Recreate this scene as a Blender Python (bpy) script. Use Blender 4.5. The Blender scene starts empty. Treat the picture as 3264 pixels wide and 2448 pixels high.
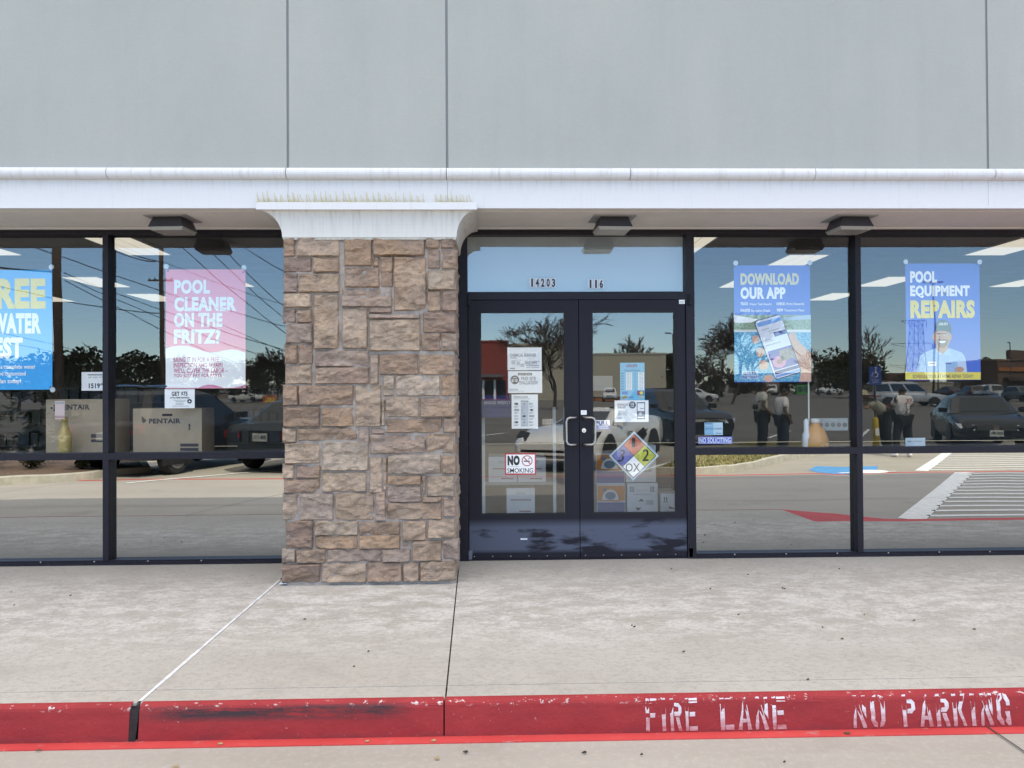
import bpy, bmesh, math, random
from mathutils import Vector, Matrix, noise
random.seed(7)
S = bpy.context.scene
COL = S.collection
rad = math.radians

# ------------------------------------------------------------------ camera
FPX, G = 2453.0, 0.07                       # focal length in photo pixels; glass plane Y
CAM = Vector((0.0, -6.35, 1.396))
YAW, PITCH, ROLL = 0.0253, 0.0092, 0.0058
cF = Vector((math.sin(YAW)*math.cos(PITCH), math.cos(YAW)*math.cos(PITCH), math.sin(PITCH)))
cR0 = Vector((math.cos(YAW), -math.sin(YAW), 0))
cU0 = cR0.cross(cF)
cR = cR0*math.cos(ROLL) - cU0*math.sin(ROLL)
cU = cU0*math.cos(ROLL) + cR0*math.sin(ROLL)
cam = bpy.data.cameras.new('camera'); camo = bpy.data.objects.new('camera', cam); COL.objects.link(camo)
cam.sensor_width = 36; cam.lens = 36*FPX/3264; cam.clip_start = 0.05; cam.clip_end = 3000
mt = Matrix((cR, cU, -cF)).transposed().to_4x4(); mt.translation = CAM
camo.matrix_world = mt
S.camera = camo

# ------------------------------------------------------------------ light
SUN_EL, SUN_AZ = rad(47), rad(20)
w = bpy.data.worlds.new('World'); S.world = w; w.use_nodes = True
nt = w.node_tree; nt.nodes.clear()
bg = nt.nodes.new('ShaderNodeBackground'); wo = nt.nodes.new('ShaderNodeOutputWorld')
sky = nt.nodes.new('ShaderNodeTexSky'); sky.sky_type = 'NISHITA'; sky.sun_disc = False
sky.sun_elevation = SUN_EL; sky.sun_rotation = SUN_AZ; sky.air_density = 1.0; sky.dust_density = 0.0; sky.ozone_density = 9.0
hs = nt.nodes.new('ShaderNodeHueSaturation'); hs.inputs['Saturation'].default_value = 0.95; nt.links.new(sky.outputs[0], hs.inputs['Color']); 
tcw = nt.nodes.new('ShaderNodeTexCoord'); sx = nt.nodes.new('ShaderNodeSeparateXYZ'); nt.links.new(tcw.outputs['Generated'], sx.inputs[0])
hi = nt.nodes.new('ShaderNodeMapRange'); hi.interpolation_type = 'SMOOTHSTEP'; hi.inputs['From Min'].default_value = 0.34; hi.inputs['From Max'].default_value = 0.80; nt.links.new(sx.outputs['Z'], hi.inputs['Value'])
cn = nt.nodes.new('ShaderNodeTexNoise'); cn.inputs['Scale'].default_value = 2.2; cn.inputs['Detail'].default_value = 7; nt.links.new(tcw.outputs['Generated'], cn.inputs['Vector'])
cr = nt.nodes.new('ShaderNodeMapRange'); cr.inputs['From Min'].default_value = 0.3; cr.inputs['From Max'].default_value = 0.65; cr.inputs['To Min'].default_value = 0.35; nt.links.new(cn.outputs['Fac'], cr.inputs['Value'])
cm = nt.nodes.new('ShaderNodeMath'); cm.operation = 'MULTIPLY'; nt.links.new(hi.outputs[0], cm.inputs[0]); nt.links.new(cr.outputs[0], cm.inputs[1])
mxw = nt.nodes.new('ShaderNodeMix'); mxw.data_type = 'RGBA'; nt.links.new(cm.outputs[0], mxw.inputs['Factor']); nt.links.new(hs.outputs[0], mxw.inputs['A']); mxw.inputs['B'].default_value = (7.2, 6.9, 6.6, 1)   # thin high cloud added overhead to brighten and whiten the sky light
nt.links.new(mxw.outputs['Result'], bg.inputs[0]); bg.inputs[1].default_value = 0.15
nt.links.new(bg.outputs[0], wo.inputs[0])
sl = bpy.data.lights.new('sun', 'SUN'); sl.energy = 2.0; sl.angle = rad(0.53); sl.color = (1.0, 0.94, 0.85)
so = bpy.data.objects.new('sun', sl); COL.objects.link(so)
LD = Vector((-math.sin(SUN_AZ)*math.cos(SUN_EL), -math.cos(SUN_AZ)*math.cos(SUN_EL), -math.sin(SUN_EL)))
so.rotation_euler = LD.to_track_quat('-Z', 'Y').to_euler(); so.location = (0, 20, 30)
S.view_settings.view_transform = 'Standard'; S.view_settings.look = 'None'
S.view_settings.exposure = 1.78; S.view_settings.gamma = 1.0
S.view_settings.use_white_balance = True; S.view_settings.white_balance_temperature = 7450; S.view_settings.white_balance_tint = 10
S.cycles.max_bounces = 10; S.cycles.transparent_max_bounces = 16; S.cycles.glossy_bounces = 4; S.cycles.diffuse_bounces = 3
S.cycles.caustics_reflective = False; S.cycles.caustics_refractive = False
S.cycles.sample_clamp_indirect = 4.0

# ------------------------------------------------------------------ measuring helpers (photo pixels -> places)
def ray(px, py): return cF + cR*((px-1632)/FPX) - cU*((py-1224)/FPX)
def at(px, py, Y):
    d = ray(px, py); return CAM + d*((Y-CAM.y)/d.y)
def rz(px, py, z):                          # a place on the ground behind the camera, seen in the glass
    d = ray(px, py); P = CAM + d*((z-CAM.z)/d.z); return Vector((P.x, 2*G-P.y, z))
def rd(px, py, Y):                          # same at a known distance
    d = ray(px, py); P = CAM + d*((2*G-Y-CAM.y)/d.y); return Vector((P.x, Y, P.z))

# ------------------------------------------------------------------ materials
MATS = {}
def M(name, rgb, rough=0.6, metal=0.0, var=0.0, scale=6.0, bump=0.0, bscale=40.0, coat=0.0, stretch=None, spec=0.5, emit=0.0):
    if name in MATS: return MATS[name]
    m = bpy.data.materials.new(name); m.use_nodes = True; t = m.node_tree
    b = t.nodes['Principled BSDF']
    b.inputs['Base Color'].default_value = (*rgb, 1); b.inputs['Roughness'].default_value = rough
    b.inputs['Metallic'].default_value = metal; b.inputs['Coat Weight'].default_value = coat
    b.inputs['Specular IOR Level'].default_value = spec
    if coat: b.inputs['Coat Roughness'].default_value = 0.04
    if emit:
        b.inputs['Emission Color'].default_value = (*rgb, 1); b.inputs['Emission Strength'].default_value = emit
    tc = t.nodes.new('ShaderNodeTexCoord'); mp = t.nodes.new('ShaderNodeMapping')
    t.links.new(tc.outputs['Object'], mp.inputs[0])
    if stretch: mp.inputs['Scale'].default_value = stretch
    if var:
        n = t.nodes.new('ShaderNodeTexNoise'); n.inputs['Scale'].default_value = scale; n.inputs['Detail'].default_value = 6; n.inputs['Roughness'].default_value = 0.65
        t.links.new(mp.outputs[0], n.inputs['Vector'])
        r = t.nodes.new('ShaderNodeMapRange'); r.inputs['From Min'].default_value = 0.3; r.inputs['From Max'].default_value = 0.7
        r.inputs['To Min'].default_value = 1-var; r.inputs['To Max'].default_value = 1+var
        t.links.new(n.outputs['Fac'], r.inputs['Value'])
        mx = t.nodes.new('ShaderNodeMix'); mx.data_type = 'RGBA'; mx.blend_type = 'MULTIPLY'; mx.inputs['Factor'].default_value = 1
        mx.inputs['A'].default_value = (*rgb, 1); t.links.new(r.outputs[0], mx.inputs['B']); t.links.new(mx.outputs['Result'], b.inputs['Base Color'])
    if bump:
        n2 = t.nodes.new('ShaderNodeTexNoise'); n2.inputs['Scale'].default_value = bscale; n2.inputs['Detail'].default_value = 5
        t.links.new(mp.outputs[0], n2.inputs['Vector'])
        bp = t.nodes.new('ShaderNodeBump'); bp.inputs['Strength'].default_value = bump; bp.inputs['Distance'].default_value = 0.01
        t.links.new(n2.outputs['Fac'], bp.inputs['Height']); t.links.new(bp.outputs[0], b.inputs['Normal'])
    MATS[name] = m; return m

class NB:                                   # small node builder for the layered materials
    def __init__(s, name):
        s.m = bpy.data.materials.new(name); s.m.use_nodes = True; s.t = s.m.node_tree
        s.b = s.t.nodes['Principled BSDF']; s.tc = s.t.nodes.new('ShaderNodeTexCoord'); MATS[name] = s.m
    def n(s, typ, **kw):
        x = s.t.nodes.new(typ)
        for k, v in kw.items(): setattr(x, k, v)
        return x
    def l(s, a, b): s.t.links.new(a, b)
    def noise(s, scale, detail=5, stretch=(1,1,1), rough=0.6, loc=(0,0,0)):
        mp = s.n('ShaderNodeMapping'); mp.inputs['Scale'].default_value = stretch; mp.inputs['Location'].default_value = loc
        s.l(s.tc.outputs['Object'], mp.inputs[0]); x = s.n('ShaderNodeTexNoise')
        x.inputs['Scale'].default_value = scale; x.inputs['Detail'].default_value = detail; x.inputs['Roughness'].default_value = rough
        s.l(mp.outputs[0], x.inputs['Vector']); return x.outputs['Fac']
    def ramp(s, v, a, b, lo=0.0, hi=1.0):
        x = s.n('ShaderNodeMapRange'); x.inputs['From Min'].default_value = a; x.inputs['From Max'].default_value = b
        x.inputs['To Min'].default_value = lo; x.inputs['To Max'].default_value = hi; s.l(v, x.inputs['Value']); return x.outputs[0]
    def mix(s, f, a, b, mode='MIX'):
        x = s.n('ShaderNodeMix', data_type='RGBA', blend_type=mode)
        for k, v in (('Factor', f), ('A', a), ('B', b)):
            if isinstance(v, (int, float)): x.inputs[k].default_value = v if k == 'Factor' else (v, v, v, 1)
            elif isinstance(v, tuple): x.inputs[k].default_value = (*v, 1)
            else: s.l(v, x.inputs[k])
        return x.outputs['Result']
    def math(s, op, a, b=0.0):
        x = s.n('ShaderNodeMath', operation=op)
        for i, v in enumerate((a, b)):
            if isinstance(v, (int, float)): x.inputs[i].default_value = v
            else: s.l(v, x.inputs[i])
        return x.outputs[0]
    def sep(s):
        x = s.n('ShaderNodeSeparateXYZ'); s.l(s.tc.outputs['Object'], x.inputs[0]); return x.outputs
    def col(s, c): s.l(c, s.b.inputs['Base Color'])
    def bump(s, h, st=0.3, d=0.01):
        x = s.n('ShaderNodeBump'); x.inputs['Strength'].default_value = st; x.inputs['Distance'].default_value = d
        s.l(h, x.inputs['Height']); s.l(x.outputs[0], s.b.inputs['Normal'])

def glass_mat(name, refl, tint, rough=0.0):
    if name in MATS: return MATS[name]
    m = bpy.data.materials.new(name); m.use_nodes = True; t = m.node_tree; t.nodes.clear()
    o = t.nodes.new('ShaderNodeOutputMaterial'); mx = t.nodes.new('ShaderNodeMixShader')
    tr = t.nodes.new('ShaderNodeBsdfTransparent'); tr.inputs[0].default_value = (*tint, 1)
    gl = t.nodes.new('ShaderNodeBsdfGlossy'); gl.inputs['Roughness'].default_value = rough; gl.inputs[0].default_value = (.92, .98, 1, 1)
    mx.inputs[0].default_value = refl
    tc = t.nodes.new('ShaderNodeTexCoord'); nz = t.nodes.new('ShaderNodeTexNoise'); nz.inputs['Scale'].default_value = 1.1; nz.inputs['Detail'].default_value = 1.5
    bp = t.nodes.new('ShaderNodeBump'); bp.inputs['Strength'].default_value = 1.0; bp.inputs['Distance'].default_value = 0.0012      # float of the glass
    t.links.new(tc.outputs['Object'], nz.inputs['Vector']); t.links.new(nz.outputs['Fac'], bp.inputs['Height']); t.links.new(bp.outputs[0], gl.inputs['Normal'])
    t.links.new(tr.outputs[0], mx.inputs[1]); t.links.new(gl.outputs[0], mx.inputs[2]); t.links.new(mx.outputs[0], o.inputs[0])
    MATS[name] = m; return m

# ------------------------------------------------------------------ mesh helpers
ORG = {}
TXT = {}
def text_geo(s, bold=0.0, shear=0.0):
    k = (s, bold, shear)
    if k in TXT: return TXT[k]
    cu = bpy.data.curves.new('lettering', 'FONT'); cu.body = s; cu.offset = bold; cu.resolution_u = 3; cu.shear = shear
    if bold > 0.012: cu.space_character = 1.0 + bold*1.5
    ob = bpy.data.objects.new('lettering', cu); COL.objects.link(ob)
    dg = bpy.context.evaluated_depsgraph_get(); me = bpy.data.meshes.new_from_object(ob.evaluated_get(dg))
    vs = [(v.co.x, v.co.y) for v in me.vertices]; fs = [tuple(p.vertices) for p in me.polygons]
    bpy.data.objects.remove(ob); bpy.data.curves.remove(cu); bpy.data.meshes.remove(me)
    TXT[k] = (vs, fs); return TXT[k]

class MB:
    def __init__(s): s.v = []; s.f = []; s.mi = []; s.c = None
    def add(s, vs, fs, mi=0):
        o = len(s.v); s.v += [Vector(v) for v in vs]; s.f += [tuple(i+o for i in f) for f in fs]; s.mi += [mi]*len(fs)
    def box(s, x0, x1, y0, y1, z0, z1, mi=0):
        s.add([(x0,y0,z0),(x1,y0,z0),(x1,y1,z0),(x0,y1,z0),(x0,y0,z1),(x1,y0,z1),(x1,y1,z1),(x0,y1,z1)],
              [(0,3,2,1),(4,5,6,7),(0,1,5,4),(1,2,6,5),(2,3,7,6),(3,0,4,7)], mi)
    def poly(s, pts, mi=0): s.add(pts, [tuple(range(len(pts)))], mi)
    def prism(s, pts, off, mi=0):            # pts: planar loop; off: extrusion vector
        n = len(pts); off = Vector(off); a = [Vector(p) for p in pts]
        s.add(a + [p+off for p in a], [tuple(range(n))[::-1], tuple(range(n, 2*n))] + [(i, (i+1) % n, n+(i+1) % n, n+i) for i in range(n)], mi)
    def tube(s, pts, r, seg=6, mi=0, cap=True):
        pts = [Vector(p) for p in pts]; n = len(pts); rs = r if isinstance(r, (list, tuple)) else [r]*n
        vs = []; prev = None
        for i, p in enumerate(pts):
            d = (pts[min(i+1, n-1)] - pts[max(i-1, 0)]).normalized()
            if prev is None: a = d.orthogonal().normalized()
            else:
                a = prev - d*prev.dot(d)
                a = a.normalized() if a.length > 1e-5 else d.orthogonal().normalized()
            prev = a; b = d.cross(a)
            vs += [p + (a*math.cos(2*math.pi*k/seg) + b*math.sin(2*math.pi*k/seg))*rs[i] for k in range(seg)]
        fs = [(i*seg+k, i*seg+(k+1) % seg, (i+1)*seg+(k+1) % seg, (i+1)*seg+k) for i in range(n-1) for k in range(seg)]
        if cap: fs += [tuple(range(seg))[::-1], tuple(range((n-1)*seg, n*seg))]
        s.add(vs, fs, mi)
    def lathe(s, prof, c=(0,0,0), axis='z', seg=16, mi=0):   # prof: (radius, height)
        c = Vector(c); vs = []; n = len(prof)
        for r, h in prof:
            for k in range(seg):
                a = 2*math.pi*k/seg; x, y = r*math.cos(a), r*math.sin(a)
                vs.append(c + (Vector((x, y, h)) if axis == 'z' else Vector((x, h, y)) if axis == 'y' else Vector((h, x, y))))
        fs = [(i*seg+k, i*seg+(k+1) % seg, (i+1)*seg+(k+1) % seg, (i+1)*seg+k) for i in range(n-1) for k in range(seg)]
        fs += [tuple(range(seg))[::-1], tuple(range((n-1)*seg, n*seg))]
        s.add(vs, fs, mi)
    def pbox(s, rect, Y, th, mi=0):          # rect in photo px at plane Y, going back th
        a = at(rect[0], rect[1], Y); b = at(rect[2], rect[3], Y)
        s.box(a.x, b.x, Y, Y+th, b.z, a.z, mi); return a, b
    def ppoly(s, pts, Y, mi=0): s.poly([at(x, y, Y) for x, y in pts][::-1], mi)
    def pell(s, cx, cy, rx, ry, Y, mi=0, n=20, rot=0.0):
        s.ppoly([(cx+rx*math.cos(t)*math.cos(rot)-ry*math.sin(t)*math.sin(rot), cy+rx*math.cos(t)*math.sin(rot)+ry*math.sin(t)*math.cos(rot)) for t in [2*math.pi*k/n for k in range(n)]][::-1], Y, mi)
    def text(s, string, rect, Y, mi=0, bold=0.02, shear=0.0, quad=None):
        vs, fs = text_geo(string, bold, shear)
        x0 = min(v[0] for v in vs); x1 = max(v[0] for v in vs); y0 = min(v[1] for v in vs); y1 = max(v[1] for v in vs)
        if quad is None:
            a = at(rect[0], rect[1], Y); b = at(rect[2], rect[3], Y)
            s.add([(a.x+(b.x-a.x)*(v[0]-x0)/(x1-x0), Y, b.z+(a.z-b.z)*(v[1]-y0)/(y1-y0)) for v in vs], fs, mi)
        else:                                 # quad: origin, right vector, up vector
            o, rv, uv = [Vector(q) for q in quad]
            s.add([o + rv*((v[0]-x0)/(x1-x0)) + uv*((v[1]-y0)/(y1-y0)) for v in vs], fs, mi)
    def build(s, name, mats, parent=None, smooth=False, origin=None, cols=None, weld=False):
        if parent is not None: o = ORG[parent]
        elif origin is not None: o = Vector(origin)
        else:
            xs = [v.x for v in s.v]; ys = [v.y for v in s.v]; o = Vector(((min(xs)+max(xs))/2, (min(ys)+max(ys))/2, min(v.z for v in s.v)))
        me = bpy.data.meshes.new(name); me.from_pydata([v-o for v in s.v], [], s.f)
        for m in (mats if isinstance(mats, (list, tuple)) else [mats]): me.materials.append(m)
        me.polygons.foreach_set('material_index', s.mi)
        if smooth: me.polygons.foreach_set('use_smooth', [True]*len(me.polygons))
        if cols is not None:
            ca = me.color_attributes.new('tone', 'FLOAT_COLOR', 'POINT')
            for i, c in enumerate(cols): ca.data[i].color = (*c, 1)
        if weld:
            bm = bmesh.new(); bm.from_mesh(me); bmesh.ops.remove_doubles(bm, verts=bm.verts, dist=1e-4); bmesh.ops.recalc_face_normals(bm, faces=bm.faces); bm.to_mesh(me); bm.free()
        me.update(); ob = bpy.data.objects.new(name, me); COL.objects.link(ob)
        if parent is not None: ob.parent = parent
        else: ob.location = o
        ORG[ob] = o; return ob

def _each(s, name, mats, parent):            # one object per loose piece
    par = list(range(len(s.v)))
    def find(i):
        while par[i] != i: par[i] = par[par[i]]; i = par[i]
        return i
    for f in s.f:
        for i in f[1:]: par[find(i)] = find(f[0])
    grp = {}
    for f, mi in zip(s.f, s.mi): grp.setdefault(find(f[0]), []).append((f, mi))
    out = []
    for fs in grp.values():
        mb = MB(); ix = {}
        for f, mi in fs:
            for i in f:
                if i not in ix: ix[i] = len(mb.v); mb.v.append(s.v[i])
            mb.f.append(tuple(ix[i] for i in f)); mb.mi.append(mi)
        out.append(mb.build(name, mats, parent))
    return out
MB.each = _each
def tag(o, label=None, cat=None, group=None, kind=None):
    if label: o['label'] = label
    if cat: o['category'] = cat
    if group: o['group'] = group
    if kind: o['kind'] = kind
    return o
def thing(name, label, cat, loc=(0,0,0), group=None):
    o = bpy.data.objects.new(name, None); COL.objects.link(o); o.location = loc; o.empty_display_size = 0.1
    ORG[o] = Vector(loc); return tag(o, label, cat, group)
def copy_tree(o, parent=None):
    c = o.copy(); COL.objects.link(c)
    if parent is not None: c.parent = parent
    for ch in list(o.children): copy_tree(ch, c)
    return c
# ------------------------------------------------------------------ layered materials
b = NB('stucco'); g = b.noise(1.1, 4, (1, 1, 0.5)); f = b.noise(170, 4, rough=.8); sy = b.noise(2.2, 5, (3.5, 1, 0.22))
c = b.mix(b.ramp(g, .35, .65), (.365, .385, .362), (.405, .42, .395)); c = b.mix(b.ramp(f, .40, .62, 0, .30), c, (.22, .235, .24))
c = b.mix(b.ramp(sy, .5, .78, 0, .22), c, (.30, .315, .32)); mm = b.noise(38, 6, rough=.8); c = b.mix(b.ramp(mm, .42, .62, 0, .16), c, (.30, .315, .30)); bl = b.noise(.6, 5, (1, 1, .8), .6, (3, 0, 2)); c = b.mix(b.ramp(bl, .5, .7, 0, .14), c, (.28, .29, .28)); b.col(c); b.b.inputs['Roughness'].default_value = .9; b.bump(b.math('ADD', f, mm), .5, .005); STUCCO = b.m

b = NB('white_plaster'); z = b.sep(); st = b.noise(4.3, 6, (6, 1, .35), .75); g = b.noise(14, 5); dr = b.noise(3, 5, (22, 1, .5), loc=(3, 0, 0))
top = b.ramp(z[2], 0.0, -.10, 1, 0)                 # object origin is set at the line the dirt runs down from
m1 = b.math('MULTIPLY', b.ramp(st, .50, .76, 0, .8), top); c = b.mix(m1, (.64, .645, .66), (.40, .36, .32))
c = b.mix(b.ramp(g, .55, .75, 0, .25), c, (.54, .54, .54)); c = b.mix(b.ramp(dr, .58, .72, 0, .35), c, (.50, .495, .48))
b.col(c); b.b.inputs['Roughness'].default_value = .85; b.bump(b.noise(180, 3), .25, .003); PLASTER = b.m

b = NB('capital_plaster'); z = b.sep(); st = b.noise(5, 5, (8, 2, .3)); g = b.noise(10, 5)
m1 = b.math('MULTIPLY', b.ramp(st, .48, .78, 0, .75), b.ramp(z[2], -.22, 0, .1, 1)); c = b.mix(m1, (.62, .615, .59), (.34, .31, .27))
c = b.mix(b.ramp(g, .5, .75, 0, .2), c, (.52, .50, .47)); b.col(c); b.b.inputs['Roughness'].default_value = .85; b.bump(b.noise(150, 3), .25, .003); CAPMAT = b.m

b = NB('walk_concrete'); g = b.noise(.9, 5, (.6, 1.1, 1)); f = b.noise(30, 9, (.85, 1.15, 1), .9); ff = b.noise(230, 3); sp = b.noise(5, 9, (.75, 1.25, 1), .84); z = b.sep()
c = b.mix(b.ramp(g, .32, .68), (.385, .362, .325), (.455, .437, .40))
far = b.ramp(z[1], -2.25, -1.55)                   # the strip near the kerb is a plainer grey than the scoured middle
wh = b.math('MULTIPLY', b.ramp(sp, .46, .56), b.math('MULTIPLY', far, b.ramp(z[1], -.15, -.9)))
c = b.mix(b.math('MULTIPLY', wh, .72), c, (.66, .65, .63)); c = b.mix(b.ramp(f, .49, .58, 0, .7), c, (.30, .28, .25))
c = b.mix(b.ramp(ff, .52, .7, 0, .5), c, (.22, .205, .19)); stn = b.noise(2.6, 5, loc=(5, 2, 0)); c = b.mix(b.ramp(stn, .54, .68, 0, .24), c, (.26, .245, .23)); b.col(c)
b.b.inputs['Roughness'].default_value = .92; b.bump(b.math('ADD', f, ff), .3, .004); WALKC = b.m

def lot_material(name, lo, hi, spot):
    b = NB(name); g = b.noise(.35, 6, (1, 1, 1), .7); f = b.noise(28, 6, rough=.8); ff = b.noise(190, 3); st = b.noise(1.6, 5, loc=(9, 4, 0)); ty = b.noise(.8, 4, (.12, 2.2, 1))
    c = b.mix(b.ramp(g, .3, .7), lo, hi); c = b.mix(b.ramp(f, .5, .68, 0, .4), c, spot); c = b.mix(b.ramp(ff, .58, .8, 0, .35), c, tuple(x*.6 for x in lo))
    c = b.mix(b.ramp(st, .6, .72, 0, .3), c, tuple(x*.62 for x in lo)); c = b.mix(b.ramp(ty, .5, .72, 0, .3), c, tuple(x*.7 for x in lo))
    b.col(c); b.b.inputs['Roughness'].default_value = .92; b.bump(b.math('ADD', f, ff), .3, .005); return b.m
BAYC = lot_material('bay_concrete', (.31, .285, .235), (.375, .345, .29), (.46, .43, .38))
LOTC = lot_material('lot_concrete', (.315, .29, .255), (.385, .36, .325), (.50, .475, .44))
ASPH = lot_material('asphalt', (.065, .063, .062), (.09, .088, .086), (.12, .12, .12))

b = NB('red_paint'); g = b.noise(3, 5, (1, 1, 3)); chip = b.noise(30, 6, (.8, 1, 1.2), .75); scuff = b.noise(2.2, 6, (.35, 1, 5), .7, loc=(1.4, 0, 0)); z = b.sep()
gg = b.noise(13, 6, (.5, 1, 1.4), .75, (3, 1, 1)); c = b.mix(b.ramp(g, .3, .7), (.285, .027, .032), (.375, .040, .044)); c = b.mix(b.ramp(gg, .5, .72, 0, .5), c, (.25, .030, .034)); c = b.mix(b.ramp(gg, .34, .26, 0, .5), c, (.52, .09, .09))
edge = b.math('MULTIPLY', b.ramp(z[2], -.030, -.010), b.ramp(z[1], .045, .032))
c = b.mix(b.math('MULTIPLY', b.ramp(chip, .59, .62), edge), c, (.62, .60, .58))
sx = b.math('MULTIPLY', b.ramp(z[0], -1.70, -1.45), b.ramp(z[0], -.36, -.52)); sz = b.math('MULTIPLY', b.ramp(z[2], -.085, -.05), b.ramp(z[2], -.004, -.022))
c = b.mix(b.math('MULTIPLY', b.math('MULTIPLY', sx, sz), b.ramp(b.math('ADD', b.math('MULTIPLY', scuff, .75), b.math('MULTIPLY', b.noise(26, 6, (.5, 1, 2), .8, (5, 0, 0)), .25)), .40, .50)), c, (.055, .035, .04))
c = b.mix(b.math('MULTIPLY', b.ramp(z[2], -.125, -.16), b.ramp(b.noise(9, 5, (.6, 1, 2)), .4, .62, 0, .75)), c, (.17, .035, .042))
spk = b.noise(60, 4, loc=(7, 0, 0)); c = b.mix(b.ramp(spk, .68, .72, 0, .6), c, (.60, .30, .30))
b.col(c); b.b.inputs['Roughness'].default_value = .82; b.b.inputs['Specular IOR Level'].default_value = .3; b.bump(b.math('ADD', b.noise(38, 7, rough=.75), b.math('MULTIPLY', chip, .6)), .55, .010); REDP = b.m

b = NB('red_ground_paint'); g = b.noise(3, 5); wn = b.noise(18, 6, (.5, 1, 1), .7); c = b.mix(b.ramp(g, .3, .7), (.46, .035, .037), (.54, .055, .055))
c = b.mix(b.ramp(wn, .60, .70, 0, .6), c, (.40, .30, .28)); b.col(c); b.b.inputs['Roughness'].default_value = .75; REDG = b.m

b = NB('stencil_white'); z = b.sep(); wn = b.noise(22, 6, (.45, 1, 2.2), .7); crk = b.noise(55, 5, loc=(2, 2, 2))
fade = b.math('ADD', b.ramp(z[2], -.050, -.140, 0, .72), b.ramp(wn, .38, .66, -.16, .30)); fade = b.math('MINIMUM', b.math('MAXIMUM', fade, 0), .9)
fade = b.math('MAXIMUM', fade, b.ramp(crk, .63, .66, 0, .85)); c = b.mix(fade, (.70, .68, .72), (.40, .045, .05)); b.col(c); b.b.inputs['Roughness'].default_value = .7; STENC = b.m

b = NB('stone'); at_ = b.n('ShaderNodeAttribute'); at_.attribute_name = 'tone'; n1 = b.noise(9, 6, rough=.7); n2 = b.noise(60, 5); n3 = b.noise(5, 5, loc=(4, 1, 2)); n4 = b.noise(14, 6, (1, 1, 2.6), .7, (7, 3, 1))
c = b.mix(b.ramp(n1, .32, .62, .6, .0), at_.outputs['Color'], (.185, .145, .13)); c = b.mix(b.ramp(n3, .54, .66, 0, .5), c, (.36, .255, .165)); c = b.mix(b.ramp(n4, .56, .74, 0, .45), c, (.42, .375, .32)); c = b.mix(b.ramp(n2, .55, .75, 0, .25), c, (.14, .115, .10))
b.col(c); b.b.inputs['Roughness'].default_value = .9; b.bump(b.math('ADD', b.noise(24, 7, (1, 1, 1.7), .75), b.math('MULTIPLY', n2, .5)), 1.0, .03); STONE = b.m
MORTAR = M('mortar', (.34, .30, .27), .95, var=.25, scale=20, bump=.5, bscale=90)

b = NB('dark_frame'); g = b.noise(30, 4); c = b.mix(b.ramp(g, .3, .7), (.012, .011, .017), (.019, .0175, .025)); b.col(c); b.b.inputs['Specular IOR Level'].default_value = .22; b.b.inputs['Roughness'].default_value = .48; FRAME = b.m
b = NB('faded_frame'); z = b.sep(); p = b.noise(2.6, 4, (.9, 1, 2.6), .5, (1.7, 0, .6)); q = b.noise(16, 5, (.35, 1, 3), .7)
band = b.math('MULTIPLY', b.ramp(z[2], .34, .27), b.ramp(z[2], .055, .09)); msk = b.math('MULTIPLY', b.ramp(b.math('ADD', p, b.math('MULTIPLY', q, .22)), .515, .60), band)
c = b.mix(msk, (.014, .013, .020), (.080, .094, .135)); b.col(c); b.b.inputs['Specular IOR Level'].default_value = .22; b.b.inputs['Roughness'].default_value = .55; FADED = b.m
GASKET = M('gasket', (.008, .008, .009), .7)
STEEL = M('brushed_steel', (.42, .40, .38), .33, 1.0)
SOFFIT = M('soffit_plaster', (.70, .68, .65), .9, var=.06, scale=5, bump=.2, bscale=160)
MGLASS = glass_mat('mirror_glass', .42, (.10, .10, .10)); UGLASS = glass_mat('window_glass', .108, (.97, .985, .985))
DGLASS = glass_mat('door_glass', .13, (.95, .97, .97)); TGLASS = glass_mat('transom_glass', .14, (.75, .78, .80)); CLEARB = glass_mat('glass_back', 0.0, (1, 1, 1))

# ------------------------------------------------------------------ the shop building
ZS = at(1632, 727, 0).z                              # soffit height
FY = -0.70                                           # face of the upper wall
ZF0 = ZS
ZF1 = at(1632, 574, FY).z; ZM1 = at(1632, 535, FY-.03).z
ZB = 5.25; ZT = 8.0; XSTEP = 0.6; XL, XR = -26.0, 24.0
shop = thing('store_building', 'grey stucco shop front with white cornice, stone column and dark framed glass', 'shop', (0, 0, 0))

m = MB()
joints = sorted([at(917, 270, FY).x, at(1424, 270, FY).x, at(3146, 270, FY).x, at(917, 270, FY).x-4.9, at(3146, 270, FY).x+4.9])
xs = [XL] + joints + [XR]
for a, c2 in zip(xs[:-1], xs[1:]):
    zt = ZB if c2 <= joints[3] else ZT
    m.box(a+.009, c2-.009, FY, FY+.12, ZM1-.03, zt)
m.build('stucco_wall', STUCCO, shop)
m = MB()
for j in joints: m.box(j-.012, j+.012, FY+.007, FY+.019, ZM1-.02, ZB-.1)
m.each('joint_sealant', M('sealant', (.20, .21, .22), .8), shop)
m = MB()
m.box(XL, joints[3], FY+.02, .14, ZS+.02, ZB-.02); m.box(joints[3], XR, FY+.02, .14, ZS+.03, ZT-.02)
m.box(XL-.1, XL+.15, .14, 14, 0, 3.6); m.box(XR-.15, XR+.1, .14, 14, 0, 3.6); m.box(XL, XR, 14, 14.2, 0, 3.6)
m.build('wall_core', M('joint_shade', (.10, .105, .11), .9), shop)

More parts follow.
